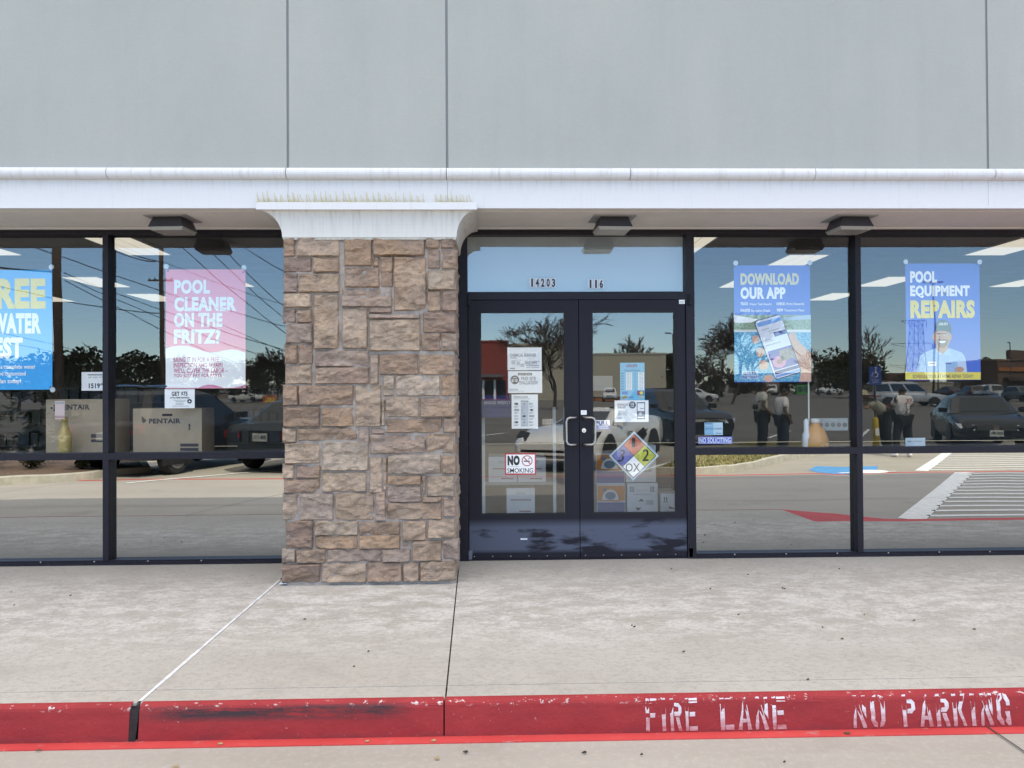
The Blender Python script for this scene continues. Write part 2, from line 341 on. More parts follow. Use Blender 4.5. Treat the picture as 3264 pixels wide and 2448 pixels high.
def moulding(x0, x1):                                # half-round cornice length
    prof = []
    h = ZM1-ZF1
    for k in range(9):
        t = math.pi*k/8; prof.append((FY-.012-.050*math.sin(t)**.8, ZM1-h*(1-math.cos(t))/2))
    pts = [(FY+.03, ZM1)] + prof + [(FY+.03, ZF1)]
    return pts
m = MB(); mj = [XL] + [at(p, 555, FY).x for p in (-900, -330, 350, 917, 1424, 2006, 2590, 3158)] + [8.0, 12.0, XR]
for a, c2 in zip(mj[:-1], mj[1:]):
    pr = moulding(0, 0); m.prism([(a+.0025, y, z) for y, z in pr][::-1], (c2-a-.005, 0, 0))
MO = Vector((0, FY, ZF1+.03)); ORG_shop = ORG[shop]
o = m.build('cornice_moulding', PLASTER, None, origin=MO); o.parent = shop; o.location = MO
m = MB(); fj = [XL] + joints + [XR]
for a, c2 in zip(fj[:-1], fj[1:]): m.box(a+.001, c2-.001, FY, FY+.10, ZS, ZF1)
m.box(XL, XR, FY-.006, FY+.02, ZS-.004, ZS+.016)
FO = Vector((0, FY, ZF1)); o = m.build('fascia_band', PLASTER, None, origin=FO); o.parent = shop; o.location = FO
m = MB(); m.box(XL, XR, FY+.02, -.002, ZS-.001, ZS+.012); m.box(XL, XR, FY+.1, FY+.106, ZS-.004, ZS-.001)
m.build('soffit', SOFFIT, shop)
CEIL = 3.3
m = MB(); m.box(XL, XR, .14, 14, CEIL, CEIL+.3); m.build('ceiling', M('ceiling_tile', (.30, .30, .295), .9, var=.1, scale=3), shop)
m = MB(); m.box(XL, XR, .12, 14, -.06, -.002); m.build('shop_floor', M('shop_floor', (.12, .115, .11), .5, var=.2, scale=2), shop)
m = MB(); m.box(XL, XR, -.03, 0, ZS-.012, ZS-.0015); m.build('soffit_trim', M('trim_white', (.66, .66, .66), .7), shop)

# ---- stone column
CY = -0.68
c1 = lambda x, y: (780+x/2.633, 480+y/2.633)
c2f = lambda x, y: (860+x/2.0735, 1080+y/2.0735)
ST = [(c1, q) for q in [(325,735,425,890),(440,732,795,890),(835,735,1070,970),(1080,735,1512,885),(1520,735,1637,822),(1645,735,1757,822),(328,897,562,1020),(574,897,794,1022),
 (1078,893,1130,975),(1140,893,1245,1145),(1252,893,1525,1342),(1535,832,1642,988),(1655,838,1782,992),(323,1030,446,1192),(455,1033,796,1192),(835,980,1130,1148),(1535,1003,1768,1172),
 (323,1202,562,1318),(580,1208,792,1664),(815,1155,1238,1312),(1530,1182,1645,1350),(1652,1182,1782,1348),(320,1330,432,1442),(440,1330,566,1446),(820,1322,1032,1660),(1042,1322,1236,1364),
 (1042,1371,1474,1410),(1048,1416,1476,1680),(1498,1357,1768,1527),(346,1452,570,1617),(1480,1535,1643,1680),(1652,1535,1788,1680),(333,1626,446,1672),(452,1626,572,1670)]]
ST += [(c2f, q) for q in [(98,40,185,162),(191,36,286,167),(300,78,656,184),(300,189,656,297),(660,102,720,300),(726,102,981,236),(986,106,1217,236),(103,172,280,299),(748,242,826,377),(832,242,1126,377),
 (1132,242,1232,377),(86,308,189,441),(195,308,553,438),(563,308,737,580),(766,387,987,517),(993,387,1224,517),(88,452,331,582),(344,452,553,580),(768,528,1141,620),(1146,525,1236,620),(742,400,760,575),
 (84,592,179,684),(186,590,577,672),(585,590,661,690),(670,590,764,629),(665,634,1031,757),(1036,626,1220,757),(99,690,333,822),(344,682,653,868),(658,782,746,1017),(779,768,1132,892),(1138,768,1232,892),
 (84,830,163,920),(175,835,335,920),(345,883,641,1010),(752,785,774,1000),(777,905,1002,966),(1036,905,1220,1040),(93,926,331,1017),(775,973,1002,1080),(1008,905,1030,1030),(86,1024,186,1196),(198,1024,421,1197),(430,1020,691,1197),
 (699,1012,768,1202),(775,1086,1137,1192),(1008,1043,1137,1080),(1145,1048,1234,1172),(104,1204,287,1386),(300,1206,586,1296),(300,1300,582,1387),(594,1212,863,1296),(590,1300,863,1387),(874,1206,1036,1331),(1044,1192,1224,1316),
 (79,1391,173,1481),(178,1393,371,1482),(378,1390,739,1471),(745,1387,931,1471),(880,1337,931,1380),(940,1336,1137,1467),(1144,1326,1252,1462),(80,1490,333,1620),(340,1486,641,1618),(648,1477,876,1612),(880,1481,988,1611),(993,1471,1227,1608)]]
rects = []
for f, q in ST:
    p, r = f(q[0], q[1]), f(q[2], q[3]); A = at(p[0], p[1], CY); B = at(r[0], r[1], CY); rects.append((A.x-.0055, B.x+.0055, B.z-.0055, A.z+.0055))
CX0 = at(908, 1300, CY).x; CX1 = at(1452, 1300, CY).x; CTOP = at(1180, 748, CY).z
TONES = [tuple(x*k for x, k in zip(t_, (1.36, 1.25, 1.14))) for t_ in [(.42,.335,.27), (.37,.27,.20), (.32,.235,.18), (.36,.30,.27), (.44,.385,.33), (.30,.225,.19), (.40,.285,.20), (.34,.275,.25), (.45,.37,.30)]]
m = MB(); cols = []
def stone(u0, u1, z0, z1, place, depth, rl=.85):
    nu = max(4, int((u1-u0)/.012)); nz = max(4, int((z1-z0)/.012)); tone = Vector(random.choice(TONES))*random.uniform(.85, 1.12)
    tone2 = Vector(random.choice(TONES)); se = random.uniform(0, 50); base = random.uniform(.002, .020); gr = []
    tilt = random.uniform(-.012, .012); tz = random.uniform(-.012, .012)
    for j in range(nz+1):
        for i in range(nu+1):
            a, b_ = i/nu, j/nz; e = min(a*(u1-u0), (1-a)*(u1-u0), b_*(z1-z0), (1-b_)*(z1-z0))
            rnd = min(1, e/.006); h = depth*(1-(1-rnd)**2) if rnd < 1 else depth
            p = Vector((u0+(u1-u0)*a, z0+(z1-z0)*b_, se))
            n1 = noise.fractal(Vector((p.x*9, p.y*13, se)), 0.9, 2.1, 4); rdg = abs(noise.noise(Vector((p.x*14+se, p.y*20, se))))
            n2 = noise.noise(Vector((p.x*4+se, p.y*11, se+5))); stp = .016*(1 if n2 > .12 else 0 if n2 < .02 else (n2-.02)*10)
            h += rl*(base + .019*n1 + .026*rdg + stp + tilt*1.4*(a-.5) + tz*1.4*(b_-.5))*min(1, e/.008)
            wv = .0035*noise.noise(Vector((p.x*20, p.y*20, se+9)))
            gr.append(place(u0+(u1-u0)*a + wv, z0+(z1-z0)*b_ + wv, max(h, 0) if e > 1e-6 else .012))
            k = max(0, min(1, .5+1.4*noise.noise(Vector((p.x*5, p.y*7, se+3)))))
            cols.append(tuple(tone*(1-.45*k)+tone2*.45*k))
    fs = [(j*(nu+1)+i, j*(nu+1)+i+1, (j+1)*(nu+1)+i+1, (j+1)*(nu+1)+i) for j in range(nz) for i in range(nu)]
    m.add(gr, fs)
for x0, x1, z0, z1 in rects:
    stone(x0+.001, x1-.001, max(z0, .002), min(z1, CTOP), lambda u, z, h: (u, CY+.03-h, z), .026)
z = -.01
while z < CTOP-.05:                                    # the narrow return face beside the doors, and the one hidden to the left
    h = random.uniform(.10, .19); z1 = min(z+h, CTOP); cut = random.choice([0, .28, .36, .5])
    for a, b_ in ([(CY+.035, CY+cut), (CY+cut+.012, -.06)] if cut else [(CY+.035, -.06)]):
        stone(a, b_, z+.004, z1-.004, lambda u, zz, hh: (CX1-.035+hh, u, zz), .026, .35)
        stone(a, b_, z+.004, z1-.004, lambda u, zz, hh: (CX0+.035-hh, u, zz), .026, .35)
    z = z1
colm = m.build('stone_column', STONE, shop, smooth=False, cols=cols)
m = MB(); m.box(CX0+.008, CX1-.008, CY+.007, .0, -.02, CTOP+.02); m.build('mortar', MORTAR, colm)
# ---- flared capital
m = MB()
tx0, tx1 = at(822, 667, FY-.06).x, at(1516, 667, FY-.06).x; bx0, bx1 = at(900, 757, CY-.015).x, at(1455, 757, CY-.015).x
zt_, zb_ = at(1170, 669, FY-.06).z, at(1170, 757, CY-.015).z
secs = []
for k in range(11):
    s_ = k/10; q = 1-math.sin(s_*math.pi/2)              # cove: vertical at the bottom, sweeping out at the top
    s2 = 1-math.cos(s_*math.pi/2)
    zz = zb_+(zt_-zb_)*math.sin(s_*math.pi/2); secs.append((bx0+(tx0-bx0)*s2, bx1+(tx1-bx1)*s2, (CY-.02)+((FY-.055)-(CY-.02))*s2, zz))
vs = []
for x0, x1, y0, zz in secs: vs += [(x0, .0, zz), (x0, y0, zz), (x1, y0, zz), (x1, .0, zz)]
fs = [(4*i+k, 4*i+k+1, 4*i+k+5, 4*i+k+4) for i in range(10) for k in range(3)] + [(3, 2, 1, 0), (40, 41, 42, 43)]
m.add(vs, fs)
CO = Vector((0, FY, zt_)); o = m.build('column_capital', CAPMAT, None, origin=CO); o.parent = shop; o.location = CO
zsl = at(1170, 646, FY-.075).z
m = MB(); m.box(tx0-.01, tx1+.01, FY-.075, FY+.004, zt_, zsl); m.box(tx0-.004, tx1+.004, FY-.062, FY+.004, zsl, zsl+.006)
o = m.build('capital_slab', PLASTER, None, origin=(0, FY, zsl+.4)); o.parent = shop; o.location = (0, FY, zsl+.4)
m = MB(); m.box(bx0+.004, bx1-.004, CY-.012, 0, zb_-.014, zb_+.002)
o = m.build('capital_caulk', M('old_caulk', (.58, .56, .50), .9, var=.25, scale=40), shop)

# ---- dark aluminium frames.  px rectangles measured at the front of the frame (Y = 0)
def fr(mb, rect, y0=0.0, y1=.115, mi=0):
    A, B = at(rect[0], rect[1], 0), at(rect[2], rect[3], 0); mb.box(A.x, B.x, y0, y1, B.z, A.z, mi)
X = lambda px, py=1250: at(px, py, 0).x
Z = lambda py, px=1632: at(px, py, 0).z
ZH0 = Z(748); ZHEAD = ZS-.013
ZMR0, ZMR1 = Z(1448.5, 2480), Z(1428, 2480); ZSILL = Z(1763, 2480); 
XD0, XD1 = X(1474), X(2216)                            # outer edges of the door frame
xml, xml2 = X(326.5), X(344.5); xmr, xmr2 = X(2730.5), X(2748.5)
xl_edge = CX0+.02
m = MB(); m.box(XL, xl_edge, 0, .115, ZH0, ZHEAD); m.box(XL, xl_edge, .001, .114, ZMR0, ZMR1); m.box(XL, xl_edge, -.004, .116, 0.0, ZSILL-.012); m.box(XL, xl_edge, .012, .115, ZSILL-.012, ZSILL)
for xx in (xml, xml-1.46, xml-2.92, xml-4.4, xml-5.9): m.box(xx, xx+(xml2-xml), .0015, .1135, ZSILL-.001, ZH0+.001)
for xx, ww in ((xl_edge-.03, .03),): m.box(xx, xx+ww, .003, .112, ZSILL, ZH0)
fl = m.build('window_frame', FRAME, shop)
m = MB(); m.box(XD1, XR, 0, .115, ZH0, ZHEAD); m.box(XD1, XR, .001, .114, ZMR0, ZMR1); m.box(XD1, XR, -.004, .116, 0.0, ZSILL-.012); m.box(XD1, XR, .012, .115, ZSILL-.012, ZSILL)
for xx in (xmr, xmr+1.62, xmr+3.2, xmr+4.8, xmr+6.4): m.box(xx, xx+(xmr2-xmr), .0015, .1135, ZSILL-.001, ZH0+.001)
frr = m.build('window_frame', FRAME, shop)
for k, (par, xr) in enumerate(((fl, (-4.1, -2.0)), (frr, (2.0, 4.2)))):
    m = MB(); x = xr[0]
    while x < xr[1]: m.lathe([(.006, 0), (.006, .003), (.003, .005)], (x, -.0045, .03), 'y', 8); m.v[-24:] = [Vector((v.x, -.004-(v.y+.0045), v.z)) for v in m.v[-24:]]; x += .43
    m.each('frame_screw', STEEL, par)
def pane(x0, x1, z0, z1, mat, par, yf=G, name='pane'):
    mb = MB(); mb.box(x0-.006, x1+.006, yf, yf+.006, z0-.006, z1+.006, 1); mb.mi[2] = 0; mb.mi = [0 if i == 2 else 1 for i in range(6)]
    return mb.build(name, [mat, CLEARB], par)
lx = [XL, xml-5.9, xml-4.4, xml-2.92, xml-1.46, xml, xl_edge-.03]; wd = xml2-xml
for i in range(6):
    a = lx[i]+(wd if i else 0); pane(a, lx[i+1], ZMR1, ZH0, UGLASS, fl); pane(a, lx[i+1], ZSILL, ZMR0, MGLASS, fl, G+.001)
rx = [XD1, xmr, xmr+1.62, xmr+3.2, xmr+4.8, xmr+6.4, XR]
for i in range(6):
    a = rx[i]+(wd if i else 0); pane(a, rx[i+1], ZMR1, ZH0, UGLASS, frr); pane(a, rx[i+1], ZSILL, ZMR0, MGLASS, frr, G+.001)
# door frame
ZTR0, ZTR1 = Z(955), Z(930)
xt0, xt1 = X(1491.5), X(2189)
m = MB(); m.box(XD0, xt0, 0, .115, 0, ZH0); m.box(xt1, XD1, 0, .115, 0, ZH0); m.box(XD0, XD1, .001, .114, ZH0, ZHEAD); m.box(xt0, xt1, .002, .113, ZTR0, ZTR1); m.box(xt0, xt1, .012, .1, 0, .012)
m.box(CX1-.02, XD0, .0, .1, 0, ZHEAD)
dfr = m.build('door_frame', FRAME, shop)
pane(xt0, xt1, ZTR1, ZH0, TGLASS, dfr, .055)
m = MB(); m.box(xt0, xt1, .09, .10, ZTR1, ZH0+.05); m.build('transom_panel', M('panel_back', (.46, .48, .48), .8), dfr)
# door leaves
YD = .012; ZD1 = ZTR0-.004
xmid = X(1846.5)
def door(xa, xb, g0, g1, s):
    mb = MB(); gz0, gz1 = Z(1642), Z(992); gx0, gx1 = X(g0), X(g1)
    mb.box(xa, gx0, YD, YD+.045, .016, ZD1); mb.box(gx1, xb, YD, YD+.045, .016, ZD1); mb.box(gx0, gx1, YD+.0006, YD+.0444, gz1, ZD1)
    mb.box(gx0, gx1, YD+.0006, YD+.0444, .016, gz0)
    mb.box(xa+.01, xb-.01, YD-.004, YD, .016, .055)
    d = mb.build('door', FADED, shop)
    pane(gx0, gx1, gz0, gz1, DGLASS, d, YD+.02)
    mb = MB()                                             # glazing beads
    for a, b_, c_, e_ in ((gx0, gx0+.012, gz0, gz1), (gx1-.012, gx1, gz0, gz1), (gx0+.012, gx1-.012, gz1-.012, gz1), (gx0+.012, gx1-.012, gz0, gz0+.012)): mb.box(a, b_, YD+.004, YD+.019, c_, e_)
    mb.build('glazing_bead', GASKET, d)
    mb = MB(); xh = X(1802.5) if s < 0 else X(1894); xa_ = X(1835) if s < 0 else X(1858.5); z1, z0 = Z(1332), Z(1418)
    pts = [(xa_, YD, z1), (xa_, YD-.03, z1), (xa_+s*.012, YD-.052, z1), (xh-s*.03, YD-.066, z1), (xh-s*.010, YD-.066, z1-.008), (xh, YD-.066, z1-.03)]
    pts += [(x_, y_, z1+z0-z_) for x_, y_, z_ in pts[::-1]]
    mb.tube(pts, .0105, 10); mb.build('door_handle', STEEL, d, smooth=True)
    mb = MB(); x_ = xa+.04
    while x_ < xb-.03: mb.lathe([(.005, -.0065), (.005, -.0042)], (x_, YD, .035), 'y', 8); x_ += .15
    mb.each('sweep_screw', STEEL, d)
    mb = MB(); px_ = (1497 if s < 0 else 2199)
    mb.prism([(X(px_)-.012, YD-.012, .012), (X(px_)+.012, YD-.012, .012), (X(px_)+.018, YD-.012, .085), (X(px_)-.018, YD-.012, .085)], (0, .014, 0)); mb.build('pivot', M('worn_metal', (.16, .18, .22), .5, .6), d)
    return d
dl = door(X(1494), xmid-.003, 1530, 1803.5, -1); dr = door(xmid+.003, X(2187.5)-.001, 1887, 2156, 1)
m = MB(); a = at(1861, 1372, YD); m.lathe([(.0175, -.012), (.0175, -.003), (.020, 0)], (a.x, YD, a.z), 'y', 20); m.box(a.x-.0025, a.x+.0025, YD-.0135, YD-.0118, a.z-.010, a.z+.002, 1)
m.build('lock', [M('lock_chrome', (.75, .76, .74), .25, .8), GASKET], dr, smooth=False)
m = MB(); a = at(1670, 1717, YD); m.box(a.x-.028, a.x+.028, YD-.008, YD, a.z-.008, a.z+.004); m.build('label_holder', M('white_tab', (.62, .66, .72), .5), dl)
for s_, d, px_ in ((1, dr, 2199), (-1, dl, 1494)):
    m = MB(); a = at(px_, 953, 0); m.box(a.x-.016, a.x+.016, -.014, .0, a.z-.055, a.z+.04); m.tube([(a.x, -.016, a.z-.05), (a.x, -.016, a.z+.035)], .009, 8); m.build('top_hinge', FRAME, d)

# ---- soffit lights, bird spikes
def soffit_light(px, lab, turn):
    c_ = at(px, 705, -.36); x = c_.x; t = thing('soffit_light', lab, 'light', (x, -.36, ZS-.002), 'lights under the soffit')
    def q(mb, w0, w1, d0, d1, z0, z1, mi=0):
        mb.add([(x-w0, -.36-d0, z0), (x+w0, -.36-d0, z0), (x+w0, -.36+d0, z0), (x-w0, -.36+d0, z0), (x-w1, -.36-d1, z1), (x+w1, -.36-d1, z1), (x+w1, -.36+d1, z1), (x-w1, -.36+d1, z1)],
               [(0,3,2,1),(4,5,6,7),(0,1,5,4),(1,2,6,5),(2,3,7,6),(3,0,4,7)], mi)
    mb = MB(); q(mb, .165, .165, .14, .14, ZS-.008, ZS-.0025); mb.build('mounting_plate', M('plate_grey', (.33, .33, .34), .6), t)
    mb = MB(); q(mb, .135, .105, .125, .10, ZS-.088, ZS-.008); mb.build('housing', M('light_bronze', (.03, .028, .035), .5), t)
    mb = MB(); q(mb, .118, .132, .108, .122, ZS-.112, ZS-.088); mb.build('lens', M('lens_glass', (.30, .29, .26), .25), t)
    for ch in t.children: pass
    t.rotation_euler.z = turn; return t
soffit_light(552, 'dark box light under the soffit left of the stone column', rad(-4))
soffit_light(1951, 'dark box light under the soffit above the glass doors', rad(3))
soffit_light(2706, 'dark box light under the soffit above the right window mullion', rad(3))
def spikes(p0, p1, lab, step):
    A, B = at(p0, 646, FY-.04), at(p1, 646, FY-.04); t = thing('bird_spikes', lab, 'bird spikes', ((A.x+B.x)/2, FY-.035, zsl+.006), 'bird spikes on the column capital')
    mb = MB(); mb.box(A.x, B.x, FY-.055, FY-.015, zsl+.006, zsl+.010); mb.build('base_strip', M('spike_plastic', (.48, .47, .30), .5), t)
    mb = MB(); x = A.x+.008; k = 0
    while x < B.x:
        h = (.055 if k % 2 else .085)*random.uniform(.62, 1.12); ln = (-.014 if k % 2 else -.006)*random.uniform(.6, 1.4); yy = FY-.05 if k % 2 else FY-.025
        mb.tube([(x, yy, zsl+.010), (x+ln, yy-(.012 if k % 2 else 0), zsl+.010+h)], [.0034, .0022], 4); 
        mb.tube([(x+.004, FY-.02, zsl+.010), (x-.002, FY-.012, zsl+.010+h*.45)], [.0050, .0020], 4); x += step*random.uniform(.6, 1.4); k += 1
    mb.build('spike_row', M('spike_yellow', (.50, .43, .22), .5), t)
spikes(818, 1354, 'long row of yellowed plastic bird spikes on the column capital', .0225)
spikes(1385, 1505, 'short row of yellowed bird spikes at the right end of the capital', .0185)
# ------------------------------------------------------------------ posters, notices and stickers on the glass
WHT = M('print_white', (.92, .92, .91), .5); INK = M('print_black', (.02, .02, .025), .5); GREY = M('print_grey', (.36, .37, .38), .5); LGREY = M('print_light_grey', (.60, .62, .63), .5)
YEL = M('print_yellow', (.84, .66, .12), .5); PBLUE = M('print_blue', (.035, .13, .56), .45, var=.05, scale=3); DBLUE = M('print_dark_blue', (.04, .05, .25), .5)
class Sign:
    def __init__(s, name, label, cat, rect, Y, mat, th=.003, group=None):
        s.Y = Y; s.k = 0; mb = MB(); mb.pbox(rect, Y, th); s.o = tag(mb.build(name, mat), label, cat, group); s.cur = {}
    def layer(s, d): return s.Y-.0012-.0004*d
    def lay(s, mat, name='print', d=0):
        k = (mat.name, name, d)
        if k not in s.cur: s.cur[k] = (MB(), mat, name)
        return s.cur[k][0]
    def t(s, string, rect, mat=None, bold=.022, d=1, shear=0.0): s.cur[len(s.cur), string] = (MB(), mat or INK, 'lettering'); list(s.cur.values())[-1][0].text(string, rect, s.layer(d), 0, bold, shear)
    def r(s, rect, mat, d=0): s.lay(mat, 'print', d).ppoly([(rect[0], rect[1]), (rect[2], rect[1]), (rect[2], rect[3]), (rect[0], rect[3])], s.layer(d))
    def p(s, pts, mat, d=0): s.lay(mat, 'print', d).ppoly(pts, s.layer(d))
    def e(s, cx, cy, rx, ry, mat, d=0, rot=0.0): s.lay(mat, 'print', d).pell(cx, cy, rx, ry, s.layer(d), rot=rot)
    def part(s, mb, name, mat): mb.build(name, mat, s.o)
    def done(s):
        for mb, mat, name in s.cur.values(): mb.build(name, mat, s.o) if name == 'lettering' else mb.each(name, mat, s.o)
        return s.o
def cups(sg, pts, grom):
    for x, y in pts:
        mb = MB(); a = at(x, y, G+.012); mb.lathe([(.004, .012), (.010, .009), (.019, -.001), (.0215, -.004), (.020, -.005)], (a.x, G+.012, a.z), 'y', 16)
        mb.lathe([(.007, .020), (.007, .010)], (a.x, G+.012, a.z), 'y', 10); mb.build('suction_cup', M('clear_plastic', (.50, .56, .60), .15), sg.o)
    mb = MB()
    for x, y in grom:
        a = at(x, y, sg.Y-.0015); mb.lathe([(.0075, -.001), (.0075, .0005)], (a.x, sg.Y-.001, a.z), 'y', 10)
    mb.each('grommet', M('grommet_grey', (.12, .12, .12), .4, .5), sg.o)
YP = G+.035
p1c = lambda x, y: (x/2.404, 680+y/2.404)
def R4(f, x0, y0, x1, y1): a = f(x0, y0); b = f(x1, y1); return (a[0], a[1], b[0], b[1])
# blue water-test poster, cut by the left edge of the photograph
s = Sign('poster', 'bright blue window poster with yellow FREE and white WATER TEST lettering', 'poster', (-88, 861, 166.5, 1241.5), YP, M('poster_cyan', (.015, .37, .80), .45, var=.05, scale=3), group='window posters')
s.t('FREE', R4(p1c, -150, 500, 350, 730), YEL, .055); s.t('WATER', R4(p1c, -62, 765, 314, 922), WHT, .055); s.t('TEST', R4(p1c, -135, 950, 174, 1112), WHT, .055)
for q, (a, b_, c_, e_) in (('Bring in for a complete water', (-180, 1160, 272, 1200)), ('analysis and customized', (-140, 1213, 197, 1252)), ('plan today!', (-20, 1268, 158, 1312))): s.t(q, R4(p1c, a, b_, c_, e_), WHT, .02)
cups(s, [p1c(395, 412), p1c(405, 1352)], [p1c(385, 452), p1c(385, 1332)]); s.done()
# pink poster
s = Sign('poster', 'pink window poster asking POOL CLEANER ON THE FRITZ? over a white wave', 'poster', (528, 859, 783, 1237.5), YP, M('poster_pink', (.90, .23, .32), .45, var=.04, scale=3), group='window posters')
for q, r_ in (('POOL', (1335, 508, 1610, 617)), ('CLEANER', (1335, 640, 1811, 750)), ('ON THE', (1333, 762, 1706, 872)), ('FRITZ?', (1332, 888, 1690, 1000))): s.t(q, R4(p1c, *r_), WHT, .055)
wave = [(1270, 1038), (1320, 1020), (1380, 1013), (1440, 1016), (1500, 1035), (1560, 1056), (1610, 1066), (1660, 1064), (1720, 1050), (1780, 1042), (1830, 1050), (1880, 1068), (1880, 1338), (1270, 1338)]
s.p([p1c(*q) for q in wave], WHT); PK = M('print_pink', (.72, .24, .38), .5)
s.p([p1c(*q) for q in [(1520, 1337), (1550, 1322), (1590, 1313), (1630, 1313), (1670, 1322), (1715, 1337)]], PK, 1); s.p([p1c(*q) for q in [(1790, 1337), (1840, 1325), (1879, 1310), (1879, 1337)]], PK, 1)
for q, r_ in (('BRING IT IN FOR A FREE', (1330, 1103, 1680, 1139)), ('INSPECTION AND REPAIR!', (1330, 1145, 1706, 1181)), ("WE'LL COVER THE LABOR –", (1330, 1187, 1745, 1222)), ('YOU JUST PAY FOR PARTS', (1330, 1229, 1698, 1263))): s.t(q, R4(p1c, *r_), M('print_rose', (.60, .10, .24), .5), .025, 1)
cups(s, [p1c(1275, 408), p1c(1870, 416)], [p1c(1287, 442), p1c(1862, 452), p1c(1275, 1325), p1c(1855, 1331)]); s.done()
s = Sign('sign_card', 'white card reading GET $75 hanging below the pink poster', 'sign', (525, 1240, 620.5, 1301), YP+.01, WHT)
s.t('GET $75', R4(p1c, 1315, 1366, 1437, 1403), INK, .035); s.t('EXTRA PERKS REWARDS', R4(p1c, 1305, 1407, 1449, 1419), INK, .02)
for y, a, b_ in ((1430, 1330, 1430), (1440, 1345, 1420), (1452, 1345, 1410), (1462, 1345, 1405), (1475, 1320, 1450)): s.r(R4(p1c, a, y, b_, y+4), GREY)
s.e(*p1c(1452, 1440), 7.5, 7.5, INK); s.p([p1c(1443, 1446), p1c(1452, 1432), p1c(1461, 1446)], WHT, 1); s.done()
s = Sign('price_sign', 'white price card reading 1519 against the left window mullion', 'sign', (260, 1186, 350, 1245), YP+.16, WHT)
s.t('1519', R4(p1c, 680, 1303, 766, 1341), INK, .035); s.t('00', R4(p1c, 770, 1302, 800, 1318), INK, .03); s.t('60 sqft DE', R4(p1c, 675, 1250, 790, 1264), GREY, .01); s.r(R4(p1c, 672, 1232, 790, 1242), GREY); s.done()
# right posters
w1 = lambda x, y: (2180+x/2.9625, 680+y/2.9625)
s = Sign('poster', 'blue window poster DOWNLOAD OUR APP with a hand holding a phone over a pool', 'poster', (2338.8, 846, 2585, 1217), YP, PBLUE, group='window posters')
s.t('DOWNLOAD', R4(w1, 533, 565, 1087, 676), M('print_cream', (.70, .64, .36), .5), .055, 2); s.t('OUR APP', R4(w1, 533, 697, 960, 809), WHT, .055, 2)
for q, r_, bd in (('TRACK', (533, 841, 607, 867), .04), ('Water Test Results', (616, 846, 827, 867), .01), ('CHECK', (873, 841, 957, 867), .04), ('Perks Rewards', (966, 843, 1137, 866), .01), ('UNLOCK', (533, 901, 628, 929), .04), ('Exclusive Deals', (637, 907, 815, 929), .01), ('VIEW', (875, 900, 938, 927), .04), ('Treatment Plans', (947, 904, 1137, 926), .01)): s.t(q, R4(w1, *r_), WHT, bd, 2)
SKIN_L = M('print_skin', (.62, .36, .27), .5, var=.12, scale=60); b = NB('print_water'); n_ = b.noise(45, 4, (1, 1, 2.2)); n2_ = b.noise(9, 4); c = b.mix(b.ramp(n_, .42, .62), (.03, .25, .45), (.20, .56, .72)); c = b.mix(b.ramp(n2_, .4, .7, 0, .5), c, (.02, .22, .42)); b.col(c); b.b.inputs['Roughness'].default_value = .5; WAT = b.m
LEAFP = M('print_garden', (.25, .34, .22), .5, var=.5, scale=50)
s.r(R4(w1, 473, 960, 1197, 1104), LEAFP); s.p([w1(*q) for q in [(473, 958), (640, 990), (700, 1000), (640, 1030), (560, 1035), (473, 1030)]], WHT, 1); s.r(R4(w1, 473, 1098, 1198, 1122), M('print_coping', (.66, .70, .68), .5), 1)
s.p([w1(1198, 958), w1(940, 985), w1(960, 1010), w1(1198, 1000)], M('print_haze', (.38, .50, .62), .5), 1)
s.r(R4(w1, 476, 1122, 1200, 1588), WAT, 1)
s.p([w1(*q) for q in [(985, 1160), (1005, 1122), (1035, 1118), (1055, 1140), (1075, 1200), (1120, 1245), (1200, 1315), (1202, 1588), (1085, 1588), (1108, 1500)]], SKIN_L, 3)
for q in [(676, 1190, 36, 40), (722, 1312, 40, 46), (752, 1432, 44, 48), (800, 1558, 48, 34)]: s.e(*w1(q[0], q[1]), q[2]/2.96, q[3]/2.96, SKIN_L, 3)
phone = [(672, 1018), (690, 1008), (895, 955), (918, 965), (1108, 1478), (1103, 1502), (885, 1570), (860, 1560), (664, 1040)]
s.p([w1(*q) for q in phone], M('print_phone', (.02, .03, .08), .4), 4)
cen = (887, 1262); s.p([w1(cen[0]+(q[0]-cen[0])*.945, cen[1]+(q[1]-cen[1])*.975) for q in phone], M('print_screen', (.70, .72, .80), .5), 5)
def prel(u, v): return w1(675+245*u+190*v, 1030-70*u+535*v)      # place inside the tilted phone
def pq(u0, v0, u1, v1, mat, d): s.p([prel(u0, v0), prel(u1, v0), prel(u1, v1), prel(u0, v1)], mat, d)
pq(.03, .02, .97, .09, M('print_sky', (.16, .34, .70), .5), 6); pq(.03, .945, .97, .985, M('print_sky', (.16, .34, .70), .5), 6)
pq(.50, .245, .97, .32, DBLUE, 6); pq(.06, .525, .97, .86, M('print_app', (.12, .10, .38), .5), 6); pq(.45, .56, .95, .74, M('print_palm', (.30, .24, .22), .5, var=.4, scale=70), 7); pq(.06, .875, .97, .93, DBLUE, 6)
s.e(*prel(.36, .74), 22, 19, M('print_ring', (.64, .25, .44), .5), 7, -.3); s.e(*prel(.36, .74), 9, 8, M('print_bather', (.34, .18, .13), .5), 8)
for v, u0, u1 in ((.15, .12, .4), (.20, .35, .75), (.235, .35, .6), (.33, .1, .35), (.36, .1, .4), (.42, .12, .65)): pq(u0, v, u1, v+.012, GREY, 6)
s.r(R4(w1, 545, 1490, 702, 1566), M('print_pale', (.40, .58, .74), .5), 3); s.t('GET IT FOR', R4(w1, 560, 1498, 688, 1526), DBLUE, .035, 4); s.t('FREE TODAY!', R4(w1, 548, 1533, 699, 1561), DBLUE, .035, 4)
